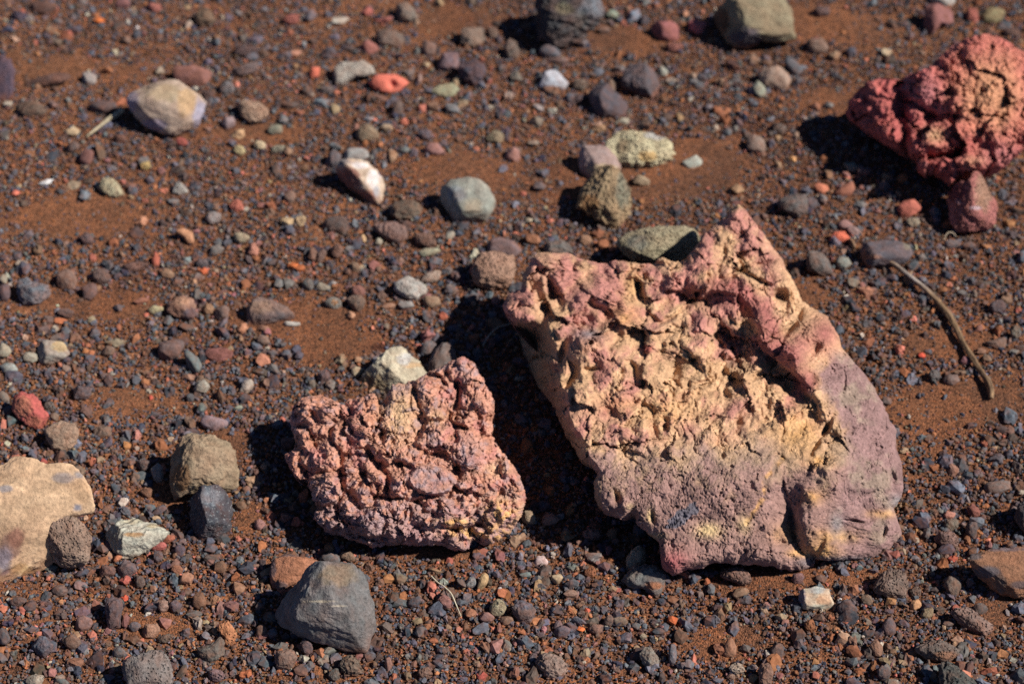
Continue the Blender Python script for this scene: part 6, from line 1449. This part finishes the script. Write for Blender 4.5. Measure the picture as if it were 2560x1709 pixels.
    sv = node(nt, "ShaderNodeVectorMath", operation='SCALE'); L(at.outputs["Vector"], sv.inputs[0]); L(mr.outputs[0], sv.inputs["Scale"])
    n2 = node(nt, "ShaderNodeTexNoise"); n2.inputs["Scale"].default_value = 130; n2.inputs["Detail"].default_value = 3
    L(geo.outputs["Position"], n2.inputs["Vector"])
    m2 = node(nt, "ShaderNodeMapRange"); m2.inputs["From Min"].default_value = 0.45; m2.inputs["From Max"].default_value = 0.75; m2.inputs["To Min"].default_value = 0.0; m2.inputs["To Max"].default_value = 0.6
    L(n2.outputs["Fac"], m2.inputs["Value"])
    mx = node(nt, "ShaderNodeMix", data_type='RGBA'); L(m2.outputs[0], mx.inputs[0]); L(sv.outputs[0], mx.inputs[6]); mx.inputs[7].default_value = (*DUST, 1)
    L(mx.outputs[2], bs.inputs["Base Color"])
    bp = node(nt, "ShaderNodeBump"); bp.inputs["Strength"].default_value = 0.6; bp.inputs["Distance"].default_value = 0.0008
    L(nz.outputs["Fac"], bp.inputs["Height"]); L(bp.outputs[0], bs.inputs["Normal"])
    me.materials.append(m)
    # geometry nodes: angular grain shapes on the points
    ng = bpy.data.node_groups.new("grains", 'GeometryNodeTree')
    ng.interface.new_socket("Geometry", in_out='INPUT', socket_type='NodeSocketGeometry')
    ng.interface.new_socket("Geometry", in_out='OUTPUT', socket_type='NodeSocketGeometry')
    gi = ng.nodes.new("NodeGroupInput"); go = ng.nodes.new("NodeGroupOutput")
    Lg = ng.links.new
    jn = ng.nodes.new("GeometryNodeJoinGeometry")
    pos = ng.nodes.new("GeometryNodeInputPosition")
    for k in range(14):
        ic = ng.nodes.new("GeometryNodeMeshIcoSphere"); ic.inputs["Radius"].default_value = 1.0; ic.inputs["Subdivisions"].default_value = 2 if k % 3 else 1
        n1 = ng.nodes.new("ShaderNodeTexNoise"); n1.noise_dimensions = '4D'; n1.inputs["Scale"].default_value = 0.75; n1.inputs["Detail"].default_value = 1.0; n1.inputs["W"].default_value = 3.7 * k
        vo = ng.nodes.new("ShaderNodeTexVoronoi"); vo.voronoi_dimensions = '4D'; vo.inputs["Scale"].default_value = 1.1; vo.inputs["W"].default_value = 1.9 * k
        Lg(pos.outputs[0], n1.inputs["Vector"]); Lg(pos.outputs[0], vo.inputs["Vector"])
        sb = ng.nodes.new("ShaderNodeVectorMath"); sb.operation = 'SUBTRACT'; sb.inputs[1].default_value = (0.5, 0.5, 0.5); Lg(n1.outputs["Color"], sb.inputs[0])
        s1 = ng.nodes.new("ShaderNodeVectorMath"); s1.operation = 'SCALE'; s1.inputs["Scale"].default_value = 2.0; Lg(sb.outputs[0], s1.inputs[0])
        ms = ng.nodes.new("ShaderNodeMath"); ms.operation = 'MULTIPLY_ADD'; ms.inputs[1].default_value = -0.75; ms.inputs[2].default_value = 0.50; Lg(vo.outputs["Distance"], ms.inputs[0])
        s2 = ng.nodes.new("ShaderNodeVectorMath"); s2.operation = 'SCALE'; Lg(pos.outputs[0], s2.inputs[0]); Lg(ms.outputs[0], s2.inputs["Scale"])
        ad = ng.nodes.new("ShaderNodeVectorMath"); ad.operation = 'ADD'; Lg(s1.outputs[0], ad.inputs[0]); Lg(s2.outputs[0], ad.inputs[1])
        sp = ng.nodes.new("GeometryNodeSetPosition"); Lg(ic.outputs["Mesh"], sp.inputs["Geometry"]); Lg(ad.outputs[0], sp.inputs["Offset"])
        ss = ng.nodes.new("GeometryNodeSetShadeSmooth"); Lg(sp.outputs[0], ss.inputs["Geometry"]); ss.inputs["Shade Smooth"].default_value = False
        sm = ng.nodes.new("GeometryNodeSetMaterial"); sm.inputs["Material"].default_value = m; Lg(ss.outputs[0], sm.inputs["Geometry"])
        gt = ng.nodes.new("GeometryNodeGeometryToInstance"); Lg(sm.outputs[0], gt.inputs[0])
        Lg(gt.outputs[0], jn.inputs[0])
    ip = ng.nodes.new("GeometryNodeInstanceOnPoints"); ip.inputs["Pick Instance"].default_value = True
    Lg(gi.outputs[0], ip.inputs["Points"]); Lg(jn.outputs[0], ip.inputs["Instance"])

    def attr(nm):
        q = ng.nodes.new("GeometryNodeInputNamedAttribute"); q.data_type = 'FLOAT_VECTOR'; q.inputs["Name"].default_value = nm
        return q.outputs[0]
    er = ng.nodes.new("FunctionNodeEulerToRotation"); Lg(attr("g_rot"), er.inputs[0]); Lg(er.outputs[0], ip.inputs["Rotation"])
    Lg(attr("g_scale"), ip.inputs["Scale"])
    Lg(ip.outputs[0], go.inputs[0])
    md = o.modifiers.new("grains", 'NODES'); md.node_group = ng
    o["kind"] = "stuff"
    o["label"] = "loose dark volcanic gravel covering the sand"
    print("gravel grains", n)
    return o


gravel()
